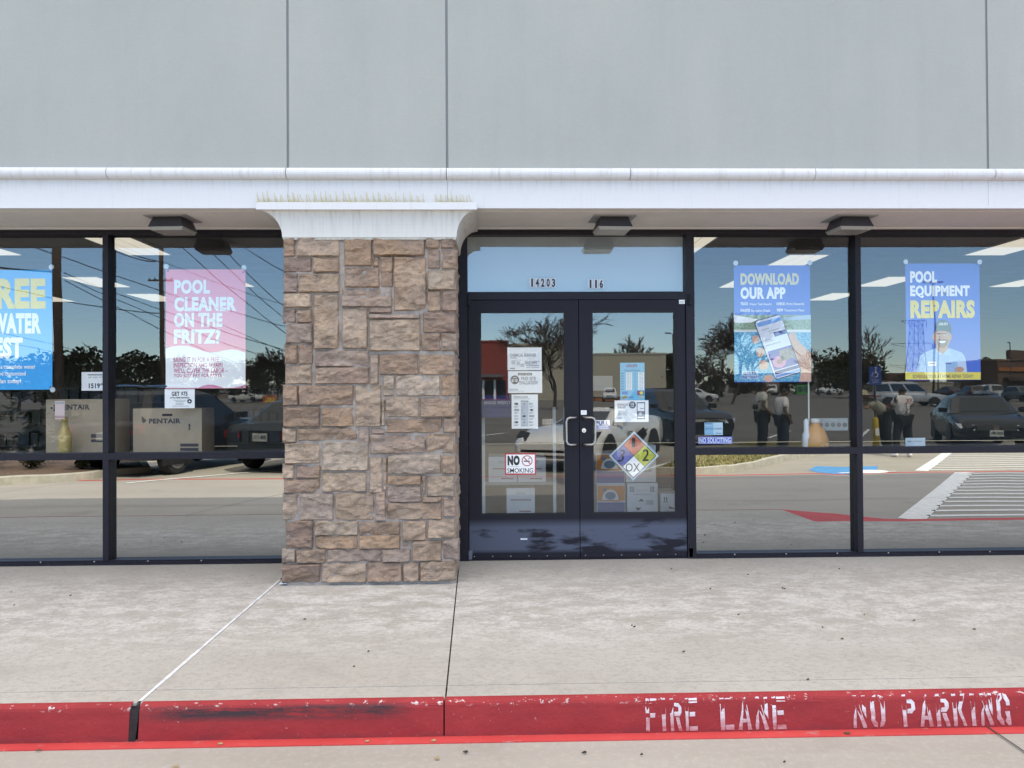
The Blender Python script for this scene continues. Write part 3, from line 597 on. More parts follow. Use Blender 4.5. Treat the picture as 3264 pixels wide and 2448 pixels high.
cups(s, [w1(487, 470), w1(1187, 466)], [w1(484, 506), w1(1180, 504), w1(490, 1578), w1(1188, 1576)]); s.done()
w2 = lambda x, y: (2700+x/2.963, 680+y/2.963)
s = Sign('poster', 'blue window poster POOL EQUIPMENT REPAIRS with a smiling man in a cap', 'poster', (2885.6, 840, 3126, 1211), YP, PBLUE, group='window posters')
s.t('POOL', R4(w2, 595, 545, 851, 656), WHT, .055, 2); s.t('EQUIPMENT', R4(w2, 595, 681, 1160, 800), WHT, .055, 2); s.t('REPAIRS', R4(w2, 597, 820, 1208, 990), YEL, .06, 2)
FACE = M('print_face', (.50, .29, .20), .5, var=.08, scale=50); SHIRT = M('print_shirt', (.28, .47, .72), .5, var=.12, scale=40)
s.p([w2(*q) for q in [(662, 1500), (672, 1420), (690, 1350), (730, 1315), (830, 1275), (905, 1330), (960, 1270), (1080, 1312), (1112, 1350), (1128, 1430), (1135, 1500)]], SHIRT, 1)
s.p([w2(*q) for q in [(850, 1225), (945, 1225), (955, 1280), (905, 1335), (835, 1290)]], FACE, 2)
s.e(*w2(898, 1170), 27, 36, FACE, 3); s.e(*w2(818, 1168), 4, 9, FACE, 2); s.e(*w2(978, 1168), 4, 9, FACE, 2)
s.p([w2(*q) for q in [(840, 1195), (870, 1188), (900, 1192), (930, 1188), (958, 1195), (945, 1245), (918, 1268), (898, 1272), (872, 1266), (850, 1242)]], M('print_beard', (.26, .15, .11), .5), 4)
s.p([w2(*q) for q in [(865, 1205), (935, 1205), (925, 1221), (898, 1227), (875, 1221)]], WHT, 5); 
for x in (868, 928): s.e(*w2(x, 1150), 4.2, 2.2, WHT, 4); s.e(*w2(x, 1150), 2, 2, INK, 5); s.r(R4(w2, x-16, 1134, x+16, 1139), M('print_beard', (.26, .15, .11), .5), 5)
s.e(*w2(900, 1180), 4, 6, M('print_nose', (.44, .24, .165), .5), 4)
CAPM = M('print_cap', (.045, .085, .095), .5); s.p([w2(*q) for q in [(835, 1100), (835, 1060), (850, 1025), (880, 1008), (915, 1004), (950, 1018), (975, 1050), (985, 1090), (985, 1130), (930, 1112), (880, 1108), (838, 1122)]], CAPM, 6)
s.t("LESLIE'S", R4(w2, 868, 1032, 950, 1056), WHT, .02, 7)
s.p([w2(830, 1275), w2(862, 1345), w2(905, 1332)], M('print_collar', (.36, .55, .78), .5), 3); s.p([w2(960, 1270), w2(905, 1332), w2(980, 1345)], M('print_collar', (.36, .55, .78), .5), 3)
s.r(R4(w2, 765, 1400, 842, 1440), WHT, 3); s.r(R4(w2, 778, 1414, 830, 1424), GREY, 4); s.r(R4(w2, 935, 1416, 985, 1424), DBLUE, 3)
s.p([w2(*q) for q in [(1040, 1400), (1120, 1395), (1130, 1498), (1045, 1498)]], M('print_tablet', (.50, .62, .80), .5), 3); s.e(*w2(1060, 1475), 15, 9, FACE, 4)
s.r(R4(w2, 551, 1500, 1262, 1570), M('print_band', (.74, .62, .10), .5), 5); s.t('SCHEDULE YOUR AT HOME REPAIR TODAY!', R4(w2, 620, 1523, 1192, 1554), M('print_brown', (.20, .17, .12), .5), .03, 6)
cups(s, [w2(553, 458), w2(1250, 460)], [w2(570, 1548), w2(1247, 1552)]); s.done()
# door notices (inside face of the door glass) -----------------------------------------------------------
YN = YD+.028
d1 = lambda x, y: (1440+x/2.765, 700+y/2.765)
d2 = lambda x, y: (1440+x/2.765, 1200+y/2.765)
s = Sign('notice', 'white paper notice CHEMICAL BUNDLES, topmost on the left door', 'notice', R4(d1, 490, 1128, 793, 1327), YN, WHT, .001, 'paper notices on the doors')
s.t('CHEMICAL BUNDLES', R4(d1, 512, 1180, 742, 1207), GREY, .03); s.t('SALE $499', R4(d1, 643, 1246, 752, 1276), GREY, .03); s.t('99', R4(d1, 756, 1245, 772, 1257), GREY, .02); s.r(R4(d1, 515, 1216, 570, 1223), GREY); s.r(R4(d1, 652, 1280, 768, 1287), GREY); s.r(R4(d1, 512, 1307, 556, 1317), GREY)
for q in ((525, 1240, 560, 1275), (570, 1250, 600, 1285), (605, 1270, 640, 1300), (560, 1236, 612, 1242), (655, 1296, 770, 1306)): s.r(R4(d1, *q), LGREY)
s.done()
s = Sign('notice', 'white paper notice FREE SITE EVALUATION with a dark $110 circle on left door', 'notice', R4(d1, 495, 1336, 797, 1527), YN, WHT, .001, 'paper notices on the doors')
s.t('FREE SITE', R4(d1, 612, 1386, 741, 1416), GREY, .03); s.t('EVALUATION', R4(d1, 597, 1422, 757, 1453), GREY, .03); s.e(*d1(556, 1412), 14, 14, M('print_charcoal', (.09, .09, .10), .5)); s.t('$110', R4(d1, 526, 1404, 580, 1436), WHT, .03); s.t('SAVE', R4(d1, 540, 1386, 574, 1398), WHT, .02)
s.r(R4(d1, 583, 1352, 708, 1372), M('print_charcoal', (.09, .09, .10), .5)); s.t('LIMITED TIME DEAL', R4(d1, 590, 1357, 702, 1367), WHT, .02); s.r(R4(d1, 508, 1490, 585, 1505), LGREY); s.r(R4(d1, 508, 1508, 640, 1513), LGREY); s.done()
s = Sign('notice', 'tall white STOREWIDE SAVINGS flyer of small product pictures on left door', 'notice', (1630.6, 1257.5, 1715, 1366), YN, WHT, .001, 'paper notices on the doors')
s.t('STOREWIDE SAVINGS!', R4(d2, 545, 173, 671, 189), GREY, .03); s.r(R4(d2, 545, 194, 690, 200), LGREY); s.r(R4(d2, 608, 212, 676, 440), M('print_panel', (.52, .58, .64), .5)); s.r(R4(d2, 608, 212, 676, 222), GREY, 1)
for i in range(4):
    for j in range(3):
        x, y = 550+j*66, 232+i*54; s.r(R4(d2, x, y, x+[36, 44, 30][(i+j) % 3], y+18), [GREY, LGREY, GREY][(i*2+j) % 3], 2); s.e(*d2(x+22, y+10), 5, 3.2, [INK, GREY, LGREY][(i+j) % 3], 3); s.r(R4(d2, x, y+26, x+44, y+31), LGREY, 2); s.r(R4(d2, x, y+34, x+30, y+40), GREY, 2)
s.done()
s = Sign('sign', 'red bordered NO SMOKING sign on the left glass door', 'sign', R4(d2, 468, 676, 743, 866), YD+.016, M('print_red', (.50, .06, .06), .5), .002)
s.r(R4(d2, 480, 688, 731, 854), WHT); s.t('NO', R4(d2, 491, 697, 600, 784), INK, .075); s.t('SMOKING', R4(d2, 488, 809, 718, 848), INK, .012); s.r(R4(d2, 491, 793, 594, 796), GREY, 1)
RED = MATS['print_red']; s.e(*d2(664, 743), 17.4, 17.4, RED, 1); s.e(*d2(664, 743), 14.6, 14.6, WHT, 2); s.r(R4(d2, 634, 742, 682, 752), INK, 3); s.r(R4(d2, 684, 742, 690, 752), INK, 3)
s.p([d2(632, 716), d2(638, 710), d2(696, 768), d2(690, 774)], RED, 4); s.p([d2(676, 738), d2(670, 724), d2(684, 722), d2(678, 712), d2(684, 710), d2(694, 726), d2(680, 730)], GREY, 3); s.done()
s = Sign('sign', 'pale blue store hours sign with white hour boxes on right door', 'sign', R4(d1, 1483, 1262, 1701, 1591), YN, M('hours_blue', (.13, .47, .68), .5), .001)
s.t("LESLIE'S", R4(d1, 1536, 1276, 1635, 1300), M('print_maroon', (.22, .08, .20), .5), .04); s.t('Store Hours', R4(d1, 1522, 1318, 1660, 1338), M('print_teal', (.03, .20, .38), .5), .015)
hrs = [('10 A', '8 P')]*1 + [('10 A', '6 P')]*4 + [('9 A', '6 P'), ('10 A', '5 P')]
for i, (a, b_) in enumerate(hrs):
    y = 1347+23*i; s.r(R4(d1, 1536, y, 1588, y+18), WHT); s.r(R4(d1, 1643, y, 1694, y+18), WHT); s.t(a, R4(d1, 1545, y+3, 1580, y+15), INK, .02); s.t(b_, R4(d1, 1655, y+3, 1685, y+15), INK, .02); s.r(R4(d1, 1492, y+5, 1518, y+12), MATS['print_teal']); s.r(R4(d1, 1608, y+6, 1624, y+12), MATS['print_teal'])
s.r(R4(d1, 1499, 1514, 1552, 1541), M('card_blue', (.05, .20, .55), .5)); s.r(R4(d1, 1635, 1508, 1692, 1546), M('card_dark', (.05, .05, .10), .5)); s.e(*d1(1653, 1527), 5.6, 5.6, RED, 1); s.e(*d1(1672, 1527), 5.6, 5.6, YEL, 2)
s.p([d1(1500, 1560), d1(1540, 1548), d1(1548, 1568), d1(1508, 1582)], M('card_gold', (.30, .24, .08), .5)); s.r(R4(d1, 1650, 1556, 1690, 1574), M('card_sand', (.50, .45, .30), .5)); s.r(R4(d1, 1560, 1556, 1600, 1574), M('card_aqua', (.08, .30, .50), .5)); s.done()
s = Sign('notice', 'white DOWNLOAD OUR APP notice with a phone picture on right door', 'notice', R4(d2, 1435, 211, 1735, 400), YN, WHT, .001, 'paper notices on the doors')
s.t('DOWNLOAD', R4(d2, 1460, 238, 1555, 258), GREY, .04); s.t('OUR APP', R4(d2, 1460, 262, 1533, 281), GREY, .04); s.e(*d2(1592, 251), 11.5, 11.5, M('print_charcoal', (.09, .09, .10), .5)); s.t('15', R4(d2, 1578, 232, 1606, 254), WHT, .03); s.t('OFF', R4(d2, 1576, 260, 1608, 270), WHT, .02)
s.r(R4(d2, 1631, 227, 1703, 377), M('print_charcoal', (.09, .09, .10), .5)); s.r(R4(d2, 1637, 236, 1697, 368), WHT, 1); s.r(R4(d2, 1637, 305, 1697, 355), M('print_photo', (.20, .18, .22), .5, var=.5, scale=90), 2); s.e(*d2(1662, 330), 5, 5, LGREY, 3); s.r(R4(d2, 1660, 278, 1694, 286), GREY, 2)
for i in range(4): s.r(R4(d2, 1462, 296+13*i, 1548, 302+13*i), LGREY); s.r(R4(d2, 1462, 296+13*i, 1486, 302+13*i), GREY, 1)
s.r(R4(d2, 1460, 360, 1500, 372), LGREY); s.done()
s = Sign('sticker', 'white and violet PULL sticker beside the right door handle', 'sticker', R4(d2, 1262, 385, 1393, 466), YN, WHT, .001)
s.t('PULL', R4(d2, 1268, 393, 1382, 425), DBLUE, .04); s.r(R4(d2, 1262, 431, 1393, 466), M('print_violet', (.12, .09, .38), .5)); s.r(R4(d2, 1290, 438, 1380, 446), LGREY, 1); s.r(R4(d2, 1300, 452, 1380, 459), LGREY, 1); s.done()
# hazard diamond
dq = [(2021.5, 1374.5), (2100, 1453), (2018.7, 1532), (1941.6, 1453)]; cx_, cy_ = 2020.5, 1453
def dsc(k, off=(0, 0)): return [(cx_+(x-cx_)*k+off[0], cy_+(y-cy_)*k+off[1]) for x, y in dq]
mb = MB(); mb.prism([at(x, y, YN) for x, y in dq][::-1], (0, .001, 0)); ho = tag(mb.build('hazard_sign', M('diamond_edge', (.42, .54, .62), .5)), 'hazard diamond of red, blue, yellow and white squares on right door', 'hazard sign')
class H(Sign):
    def __init__(s, o, Y): s.Y = Y; s.o = o; s.cur = {}
s = H(ho, YN); s.p(dsc(.90), INK, 0); n_, e_, so_, w_ = dsc(.865); ce = (cx_, cy_)
mid = lambda a, b_: ((a[0]+b_[0])/2, (a[1]+b_[1])/2)
wr = dict(rough=.25, var=.28, scale=22, bump=.9, bscale=26)
s.p([n_, mid(n_, e_), ce, mid(n_, w_)], M('foil_red', (.58, .15, .09), **wr), 1); s.p([mid(n_, w_), ce, mid(w_, so_), w_], M('foil_blue', (.15, .16, .42), **wr), 1); s.p([mid(n_, e_), e_, mid(e_, so_), ce], M('foil_yellow', (.52, .54, .07), **wr), 1); s.p([ce, mid(e_, so_), so_, mid(w_, so_)], WHT, 1)
for a, b_ in ((mid(n_, e_), mid(w_, so_)), (mid(n_, w_), mid(e_, so_))): s.p([(a[0]-.8, a[1]), (a[0]+.8, a[1]), (b_[0]+.8, b_[1]), (b_[0]-.8, b_[1])], INK, 2)
s.t('1', (2014, 1395, 2025, 1425), INK, .01, 3); s.t('3', (1969, 1433, 1992, 1472), INK, .0, 3, .25); s.t('2', (2046, 1432, 2068, 1470), INK, .01, 3, .1); s.t('OX', (1994, 1477, 2040, 1503), INK, .0, 3); s.done()
s = Sign('sticker', 'small white sticker on the door stile above the keyhole', 'sticker', (1851.6, 1308, 1870, 1322), YD-.0012, WHT, .001); s.r((1854, 1311, 1866, 1313), LGREY); s.r((1854, 1315.5, 1868, 1317), LGREY); s.done()
s = Sign('sticker', 'small white sticker in the top right corner of the right door', 'sticker', (2164.5, 955.5, 2183, 968.5), YD-.0012, WHT, .001); s.r((2167, 961, 2181, 963), M('print_green', (.25, .40, .30), .5)); s.r((2167, 965, 2179, 966.5), LGREY); s.done()
s = Sign('sign', 'blue NO SOLICITING sign low in the first window right of the doors', 'sign', (2225, 1392, 2334.3, 1414.6), G-.002, M('soliciting_blue', (.06, .08, .42), .4), .001)
s.r((2226.3, 1393.3, 2333, 1394.6), LGREY); s.r((2226.3, 1412, 2333, 1413.3), LGREY); s.r((2226.3, 1393.3, 2227.6, 1413.3), LGREY); s.r((2331.7, 1393.3, 2333, 1413.3), LGREY); s.t('NO SOLICITING', (2229.5, 1396, 2329, 1411), M('print_ice', (.60, .70, .82), .5), .022); s.done()
s = Sign('sign', 'pale blue FINANCING AVAILABLE card above the blue NO SOLICITING sign', 'sign', (2245.3, 1347, 2304, 1386.5), YP, M('card_pale', (.48, .68, .80), .5), .002)
s.r((2245.8, 1347.5, 2274, 1386), M('card_mid', (.25, .52, .74), .5)); s.t('FINANCING AVAILABLE', (2248, 1363.5, 2302, 1369), M('print_slate', (.13, .26, .42), .5), .02); s.r((2248, 1349, 2270, 1352), MATS['print_slate'], 1); s.r((2248, 1355, 2266, 1357), LGREY, 1); s.r((2282, 1380, 2300, 1382), MATS['print_slate'], 1); s.done()
s = Sign('card', 'small grey card standing at the bottom of the far right window', 'card', (2886, 1396, 2949.5, 1426), YP+.05, M('card_grey', (.46, .56, .62), .5), .002)
s.t('Service', (2893, 1404, 2905, 1409), INK, .02); s.r((2908, 1405, 2938, 1408), GREY); s.done()
# address tiles on the transom
def tiles(name, label, string, x0, x1, y0, y1, dy):
    n = len(string); t = thing(name, label, 'address', at((x0+x1)/2, y1, .05), 'address stickers above the doors'); 
    for i, ch in enumerate(string):
        a, b_ = x0+(x1-x0)*i/n+.7, x0+(x1-x0)*(i+1)/n-.7; mb = MB(); mb.pbox((a, y0+dy*i/n, b_, y1+dy*i/n), .0525, .0015); o = mb.build('tile', M('tile_white', (.66, .69, .74), .4), t)
        mb = MB(); mb.text(ch, (a+(5.5 if ch == '1' else 2.6), y0+2+dy*i/n, b_-(4.4 if ch == '1' else 2.6), y1-2+dy*i/n), .052, 0, .04); mb.build('digit', INK, o)
tiles('address_number', 'black digits 14203 on white stickers on the transom glass', '14203', 1687, 1773, 885.5, 916, .8); tiles('suite_number', 'black digits 116 on white stickers on the transom glass', '116', 1873, 1925.5, 889.5, 920, .5)
# ------------------------------------------------------------------ inside the shop
LAMP = M('lamp_diffuser', (1.0, .98, .90), .6, emit=.19); LAMP2 = M('lamp_louvre', (.55, .53, .48), .6, emit=.05)
def troffer(x, y, lab):
    t = thing('ceiling_light', lab, 'ceiling light', (x, y, CEIL-.02), 'fluorescent lights in the shop ceiling')
    mb = MB(); mb.box(x-.305, x+.305, y-.61, y+.61, CEIL-.02, CEIL-.004); mb.build('frame', M('lamp_frame', (.6, .6, .58), .5), t)
    mb = MB()
    for k in range(3): mb.box(x-.27+k*.185, x-.10+k*.185, y-.575, y+.575, CEIL-.026, CEIL-.02)
    mb.each('diffuser', LAMP, t); mb = MB()
    for k in range(2): mb.box(x-.098+k*.185, x-.087+k*.185, y-.575, y+.575, CEIL-.024, CEIL-.02)
    mb.each('louvre', LAMP2, t)
TRL = [(-6.65, 3.65, 'troffer over the far left of the shop, nearest the glass'), (-4.65, 3.65, 'troffer behind the top corner of the left mullion, nearest the glass'), (-6.68, 6.85, 'troffer seen behind the left mullion, second from the glass'), (-8.8, 9.0, 'troffer seen right of the blue poster, third from the glass'), (-6.66, 9.0, 'troffer seen left of the pink poster, third from the glass'), (-4.5, 6.85, 'troffer hidden mostly behind the pink poster'),
 (2.5, 3.6, 'troffer in the top left corner of the first right window'), (4.45, 4.9, 'troffer above the phone poster'), (4.45, 7.1, 'troffer showing left of the phone poster'), (6.95, 7.0, 'troffer left of the repairs poster'), (6.95, 9.15, 'troffer right of the phone poster'), (6.95, 3.75, 'troffer at the top right corner, nearest the glass'), (9.5, 7.1, 'troffer at the right edge beyond the repairs poster'), (1.95, 6.9, 'troffer showing dimly through the transom')]
for x, y, q in TRL: troffer(x, y, 'fluorescent '+q)
CARD = M('cardboard', (.42, .33, .23), .85, var=.08, scale=9); CARDW = M('white_carton', (.56, .60, .63), .8, var=.06, scale=8); BROWNP = M('carton_print', (.06, .05, .055), .7)
def platform(x0, x1, lab):
    mb = MB(); z = ZMR0+.005; t = thing('display_platform', lab, 'display platform', ((x0+x1)/2, G+.4, 0)); mb.box(x0, x1, G+.07, G+.95, z-.03, z); mb.build('top', M('laminate', (.20, .19, .18), .5), t)
    mb = MB(); mb.box(x0, x1, G+.09, G+.93, 0.0, z-.03); mb.build('base', M('platform_dark', (.05, .05, .05), .7), t); return z
zp = platform(-9, CX0, 'dark window platform under the boxed pool equipment'); zq = platform(X(2216)+.02, 9, 'dark window platform in the right windows')
def carton(name, lab, rect, Y, depth, mat, z0=None, group=None, lean=0):
    A, B = at(rect[0], rect[1], Y), at(rect[2], rect[3], Y); zb = B.z if z0 is None else z0
    t = thing(name, lab, 'box', ((A.x+B.x)/2, Y+depth/2, zb), group); mb = MB(); mb.box(A.x, B.x, Y, Y+depth, zb, A.z); mb.build('carton', mat, t)
    mb = MB(); mb.box(A.x-.001, B.x+.001, Y+depth/2-.03, Y+depth/2+.03, A.z, A.z+.0012); mb.build('tape', M('tape', (.45, .38, .28), .3), t); return t
def lay_on(t, name, mat, fn): mb = MB(); fn(mb); mb.build(name, mat, t) if 'letter' in name else mb.each(name, mat, t)
q1 = lambda x, y: (x/2.404, 1150+y/2.404)
t = carton('equipment_box', 'brown cardboard equipment box behind the left edge of the left mullion', R4(q1, 352, 297, 868, 702), G+.28, .3, CARD, zp, 'boxed pool equipment in the left window'); Y = G+.278
lay_on(t, 'lettering', BROWNP, lambda mb: mb.text('PENTAIR', R4(q1, 455, 336, 688, 374), Y, 0, .045))
lay_on(t, 'print', BROWNP, lambda mb: [mb.ppoly([q1(416+dx-s_, 362+dy), q1(416+dx, 362+dy-s_), q1(416+dx+s_, 362+dy), q1(416+dx, 362+dy+s_)], Y) for dx, dy, s_ in ((-20, 0, 9), (0, -18, 9), (0, 18, 9), (18, 0, 12), (0, 0, 7))])
lay_on(t, 'bar_label', BROWNP, lambda mb: [mb.ppoly([q1(a, b_), q1(c_, b_), q1(c_, e_), q1(a, e_)], Y) for a, b_, c_, e_ in ((697, 561, 850, 590), (697, 602, 850, 623))])
q2 = lambda x, y: (360+x/4.096, 1200+y/4.096)
t = carton('equipment_box', 'brown cardboard equipment box standing below the GET $75 card', R4(q2, 262, 420, 1160, 976), G+.22, .3, CARD, zp, 'boxed pool equipment in the left window'); Y = G+.218
lay_on(t, 'lettering', BROWNP, lambda mb: mb.text('PENTAIR', R4(q2, 468, 550, 884, 612), Y, 0, .045))
lay_on(t, 'print', BROWNP, lambda mb: [mb.ppoly([q2(375, 515), q2(440, 575), q2(400, 612), q2(375, 585)], Y)] + [mb.text('!', R4(q2, 985, 615, 1012, 700), Y, 0, .05)])
lay_on(t, 'bar_label', BROWNP, lambda mb: [mb.ppoly([q2(a, b_), q2(c_, b_), q2(c_, e_), q2(a, e_)], Y) for a, b_, c_, e_ in ((878, 876, 1117, 915), (878, 933, 1117, 972))])
lay_on(t, 'hand_hole', M('hole_dark', (.03, .015, .012), .8), lambda mb: mb.ppoly([q2(640+8*0, 497), q2(648, 487), q2(768, 487), q2(776, 497), q2(776, 508), q2(768, 518), q2(648, 518), q2(640, 508)], Y))
# tag, bottle, shelf post
s = Sign('tag_card', 'pale pink tag hanging in front of the left cardboard box', 'tag', (175, 1278, 206, 1336), YP+.05, M('tag_pink', (.62, .48, .47), .6), .001); s.r((177, 1281, 204, 1287), GREY); s.r((175.5, 1325, 205.5, 1333), M('tag_rose', (.45, .30, .28), .6)); s.done()
def lathe_thing(name, lab, cat, px, py, Y, prof, mats, z0, parts):
    a = at(px, py, Y); t = thing(name, lab, cat, (a.x, Y, z0))
    for nm, pf, mt_ in parts: mb = MB(); mb.lathe(pf, (a.x, Y, z0), 'z', 18); mb.build(nm, mt_, t, smooth=True)
    return t
lathe_thing('chemical_bottle', 'yellow plastic bottle in front of the left cardboard box', 'bottle', 207, 1340, G+.17, None, None, zp, [('bottle', [(.045, 0), (.052, .01), (.052, .19), (.03, .25), (.02, .27), (.02, .30)], M('bottle_yellow', (.46, .34, .12), .5)), ('cap', [(.026, .30), (.026, .335), (.01, .34)], M('cap_yellow', (.45, .33, .10), .4))])
lathe_thing('chemical_jug', 'orange jug with a white cap behind the first right window', 'jug', 2598, 1380, G+.25, None, None, zq, [('jug', [(.10, 0), (.115, .02), (.11, .10), (.075, .19), (.04, .22), (.035, .24)], M('jug_orange', (.55, .27, .09), .4)), ('cap', [(.04, .24), (.04, .275), (.02, .28)], M('cap_white', (.6, .6, .58), .4))])
lathe_thing('white_bottle', 'small white bottle beside the orange jug', 'bottle', 2570, 1370, G+.22, None, None, zq, [('bottle', [(.03, 0), (.034, .01), (.034, .14), (.022, .17), (.022, .26), (.008, .28)], M('bottle_white', (.58, .62, .66), .4))])
mb = MB(); a = at(2577, 1215, G+.3); mb.tube([(a.x, G+.3, zq), (a.x, G+.3, a.z+.1)], .007, 8); tag(mb.build('pool_pole', M('pole_white', (.66, .66, .64), .4)), 'thin white pole standing under the phone poster', 'pole')
s = Sign('colour_chart', 'grey test colour chart with a row of discs in the first right window', 'chart', (2587, 1333, 2703, 1372), G+.30, M('chart_grey', (.25, .30, .31), .6), .002)
for i, cx_ in enumerate((2599, 2617, 2636, 2655, 2674, 2693)): s.e(cx_, 1354, 7.5, 7.5, M('disc%d' % (i % 3), ((.10, .15, .15), (.15, .12, .13), (.09, .12, .12))[i % 3], .6))
s.r((2625, 1337, 2668, 1341), GREY); s.done()
# stock seen through the doors
YI = .62
def icarton(lab, rect, mat, z0=None, Y=YI, depth=.4): return carton('stock_box', lab, rect, Y, depth, mat, z0, 'stock boxes inside the doors')
ORB = M('box_orange', (.50, .20, .055), .7); BLB = M('box_blue', (.07, .10, .26), .7)
for lab, (x0, y0, x1, y1) in (('orange and blue stock box on the floor behind right door', (1903, 1545, 1994, 1642)), ('orange and blue stock box stacked upper behind right door', (1899, 1446, 1992, 1543))):
    t = icarton(lab, (x0, y0, x1, y1), CARDW); h = y1-y0; wdt = x1-x0
    lay_on(t, 'orange_panel', ORB, lambda mb: mb.ppoly([(x0+2, y0+3), (x1-2, y0+3), (x1-2, y0+h*.52), (x0+wdt*.7, y0+h*.56), (x0+2, y0+h*.54)], YI-.002)); lay_on(t, 'blue_panel', BLB, lambda mb: mb.ppoly([(x0+2, y0+h*.58), (x1-2, y0+h*.58), (x1-2, y1-3), (x0+2, y1-3)], YI-.002))
    lay_on(t, 'dome_print', CARDW, lambda mb: mb.ppoly([(x0+wdt*(.47+.29*math.cos(k*math.pi/12)), y0+h*(.50-.34*math.sin(k*math.pi/12))) for k in range(13)], YI-.003)); lay_on(t, 'blue_print', M('print_teal2', (.10, .17, .25), .7), lambda mb: (mb.pell(x0+wdt*.47, y0+h*.36, wdt*.19, h*.13, YI-.004), mb.pell(x0+wdt*.27, y0+h*.16, wdt*.07, h*.07, YI-.004)))
def arrows(mb, x, y, k=1.0):
    for dx in (0, 7*k): mb.ppoly([(x+dx-1.4*k, y+6*k), (x+dx-2.6*k, y+6*k), (x+dx, y), (x+dx+2.6*k, y+6*k), (x+dx+1.4*k, y+6*k), (x+dx+1.4*k, y+15*k), (x+dx-1.4*k, y+15*k)], YI-.002)
    mb.ppoly([(x-4*k, y+16*k), (x+11*k, y+16*k), (x+11*k, y+18*k), (x-4*k, y+18*k)], YI-.002)
for lab, (x0, y0, x1, y1) in (('white chemical carton with black arrows, middle of the right door', (1999, 1540, 2097, 1640)), ('white chemical carton stacked upper, behind the hazard diamond', (1994, 1420, 2091, 1536)), ('low white chemical carton with one arrow pair, right end', (2106, 1574, 2190, 1640))):
    t = icarton(lab, (x0, y0, x1, y1), CARDW); small = x1 > 2150
    lay_on(t, 'print', BROWNP, lambda mb: (arrows(mb, x0+12, y0+9), None if small else arrows(mb, x1-22, y0+9), mb.ppoly([(x0+35-(8 if small else 0), y1-(18 if small else 42)), (x0+35-(18 if small else 0)+10, y1-(18 if small else 42)-9), (x0+55-(8 if small else 0), y1-(18 if small else 42))], YI-.002), mb.ppoly([(x0+25, y1-22), (x0+45, y1-22), (x0+35, y1-12)], YI-.002) if not small else None))
    if not small: lay_on(t, 'label_lines', GREY, lambda mb: (mb.text('THIS SIDE UP', (x0+30, y0+21, x1-30, y0+25), YI-.002, 0, .02), mb.ppoly([(x0+20, y0+34), (x1-20, y0+34), (x1-20, y0+37), (x0+20, y0+37)], YI-.002), mb.ppoly([(x0+60, y1-46), (x1-14, y1-46), (x1-14, y1-31), (x0+60, y1-31)], YI-.002)))
for lab, (x0, y0, x1, y1), z0 in (('white rimmed stock carton behind the NO SMOKING sign, left', (1557, 1457, 1648.5, 1536), None), ('white rimmed stock carton behind the NO SMOKING sign, right', (1650, 1457, 1740, 1536), None), ('white carton standing low behind left door', (1614.7, 1556, 1705, 1640), None)):
    t = icarton(lab, (x0, y0, x1, y1), CARDW); Y = YI-.002
    lay_on(t, 'red_lines', M('print_dull_red', (.20, .05, .06), .7), lambda mb: (mb.ppoly([(x0+13, y0+36), (x1-12, y0+36), (x1-12, y0+39), (x0+13, y0+39)], Y), mb.ppoly([(x0+40, y1-12), (x1-12, y1-12), (x1-12, y1-9), (x0+40, y1-9)], Y)))
    lay_on(t, 'lettering', GREY, lambda mb: mb.text('POOLS', (x0+32, y0+12, x1-30, y0+20), Y, 0, .02)); lay_on(t, 'grey_lines', LGREY, lambda mb: [mb.ppoly([(x0+13, y0+a), (x1-30, y0+a), (x1-30, y0+a+2.4), (x0+13, y0+a+2.4)], Y) for a in (43, 50, 57)])
t = thing('stock_shelf', 'white framed stock shelf carrying cartons behind left door', 'shelf', (at(1650, 1640, YI).x, YI+.2, 0)); mb = MB(); A = at(1540, 1537, YI); B = at(1775, 1544, YI); mb.box(A.x, B.x, YI-.02, YI+.42, B.z, A.z); mb.build('shelf_board', M('shelf_grey', (.25, .27, .28), .6), t)
for px in (1541, 1767, 1802): mb = MB(); a = at(px, 1400, YI-.04); mb.box(a.x-.014, a.x+.014, YI-.045, YI-.022, 0, 1.25); mb.build('upright', M('shelf_white', (.50, .54, .55), .5), t)
t = thing('stock_pallet', 'low dark pallet under the white cartons behind right door', 'pallet', (at(2030, 1640, YI).x, YI+.25, 0)); zc = at(2030, 1641, YI).z; mb = MB(); mb.box(at(1890, 1640, YI).x, at(2200, 1640, YI).x, YI-.02, YI+.6, zc-.05, zc-.002); mb.build('deck', M('pallet_dark', (.09, .075, .06), .8), t); mb = MB(); [mb.box(x_, x_+.09, YI, YI+.58, 0, zc-.05) for x_ in (at(1895, 1640, YI).x, at(2040, 1640, YI).x, at(2180, 1640, YI).x)]; mb.each('runner', M('pallet_dark', (.09, .075, .06), .8), t)
s = Sign('banner', 'dark blue product banner inside the left door reading SHOCK WEEKLY', 'banner', (1522, 1260, 1632, 1331), .5, M('banner_blue', (.03, .05, .20), .6), .002); s.t('SHOCK WEEKLY WITH', (1543, 1279, 1660, 1288), LGREY, .02); s.done()
s = Sign('price_sign', 'faint grey price paper reading 33.99 behind the right door', 'sign', (1889, 1198, 1953, 1245), .45, M('paper_grey', (.40, .39, .36), .7), .001); s.t('33', (1903, 1227, 1918, 1238), GREY, .04); s.t('99', (1920, 1226, 1930, 1232), GREY, .03); s.r((1903, 1204, 1940, 1207), GREY); s.r((1905, 1214, 1935, 1217), GREY); s.done()
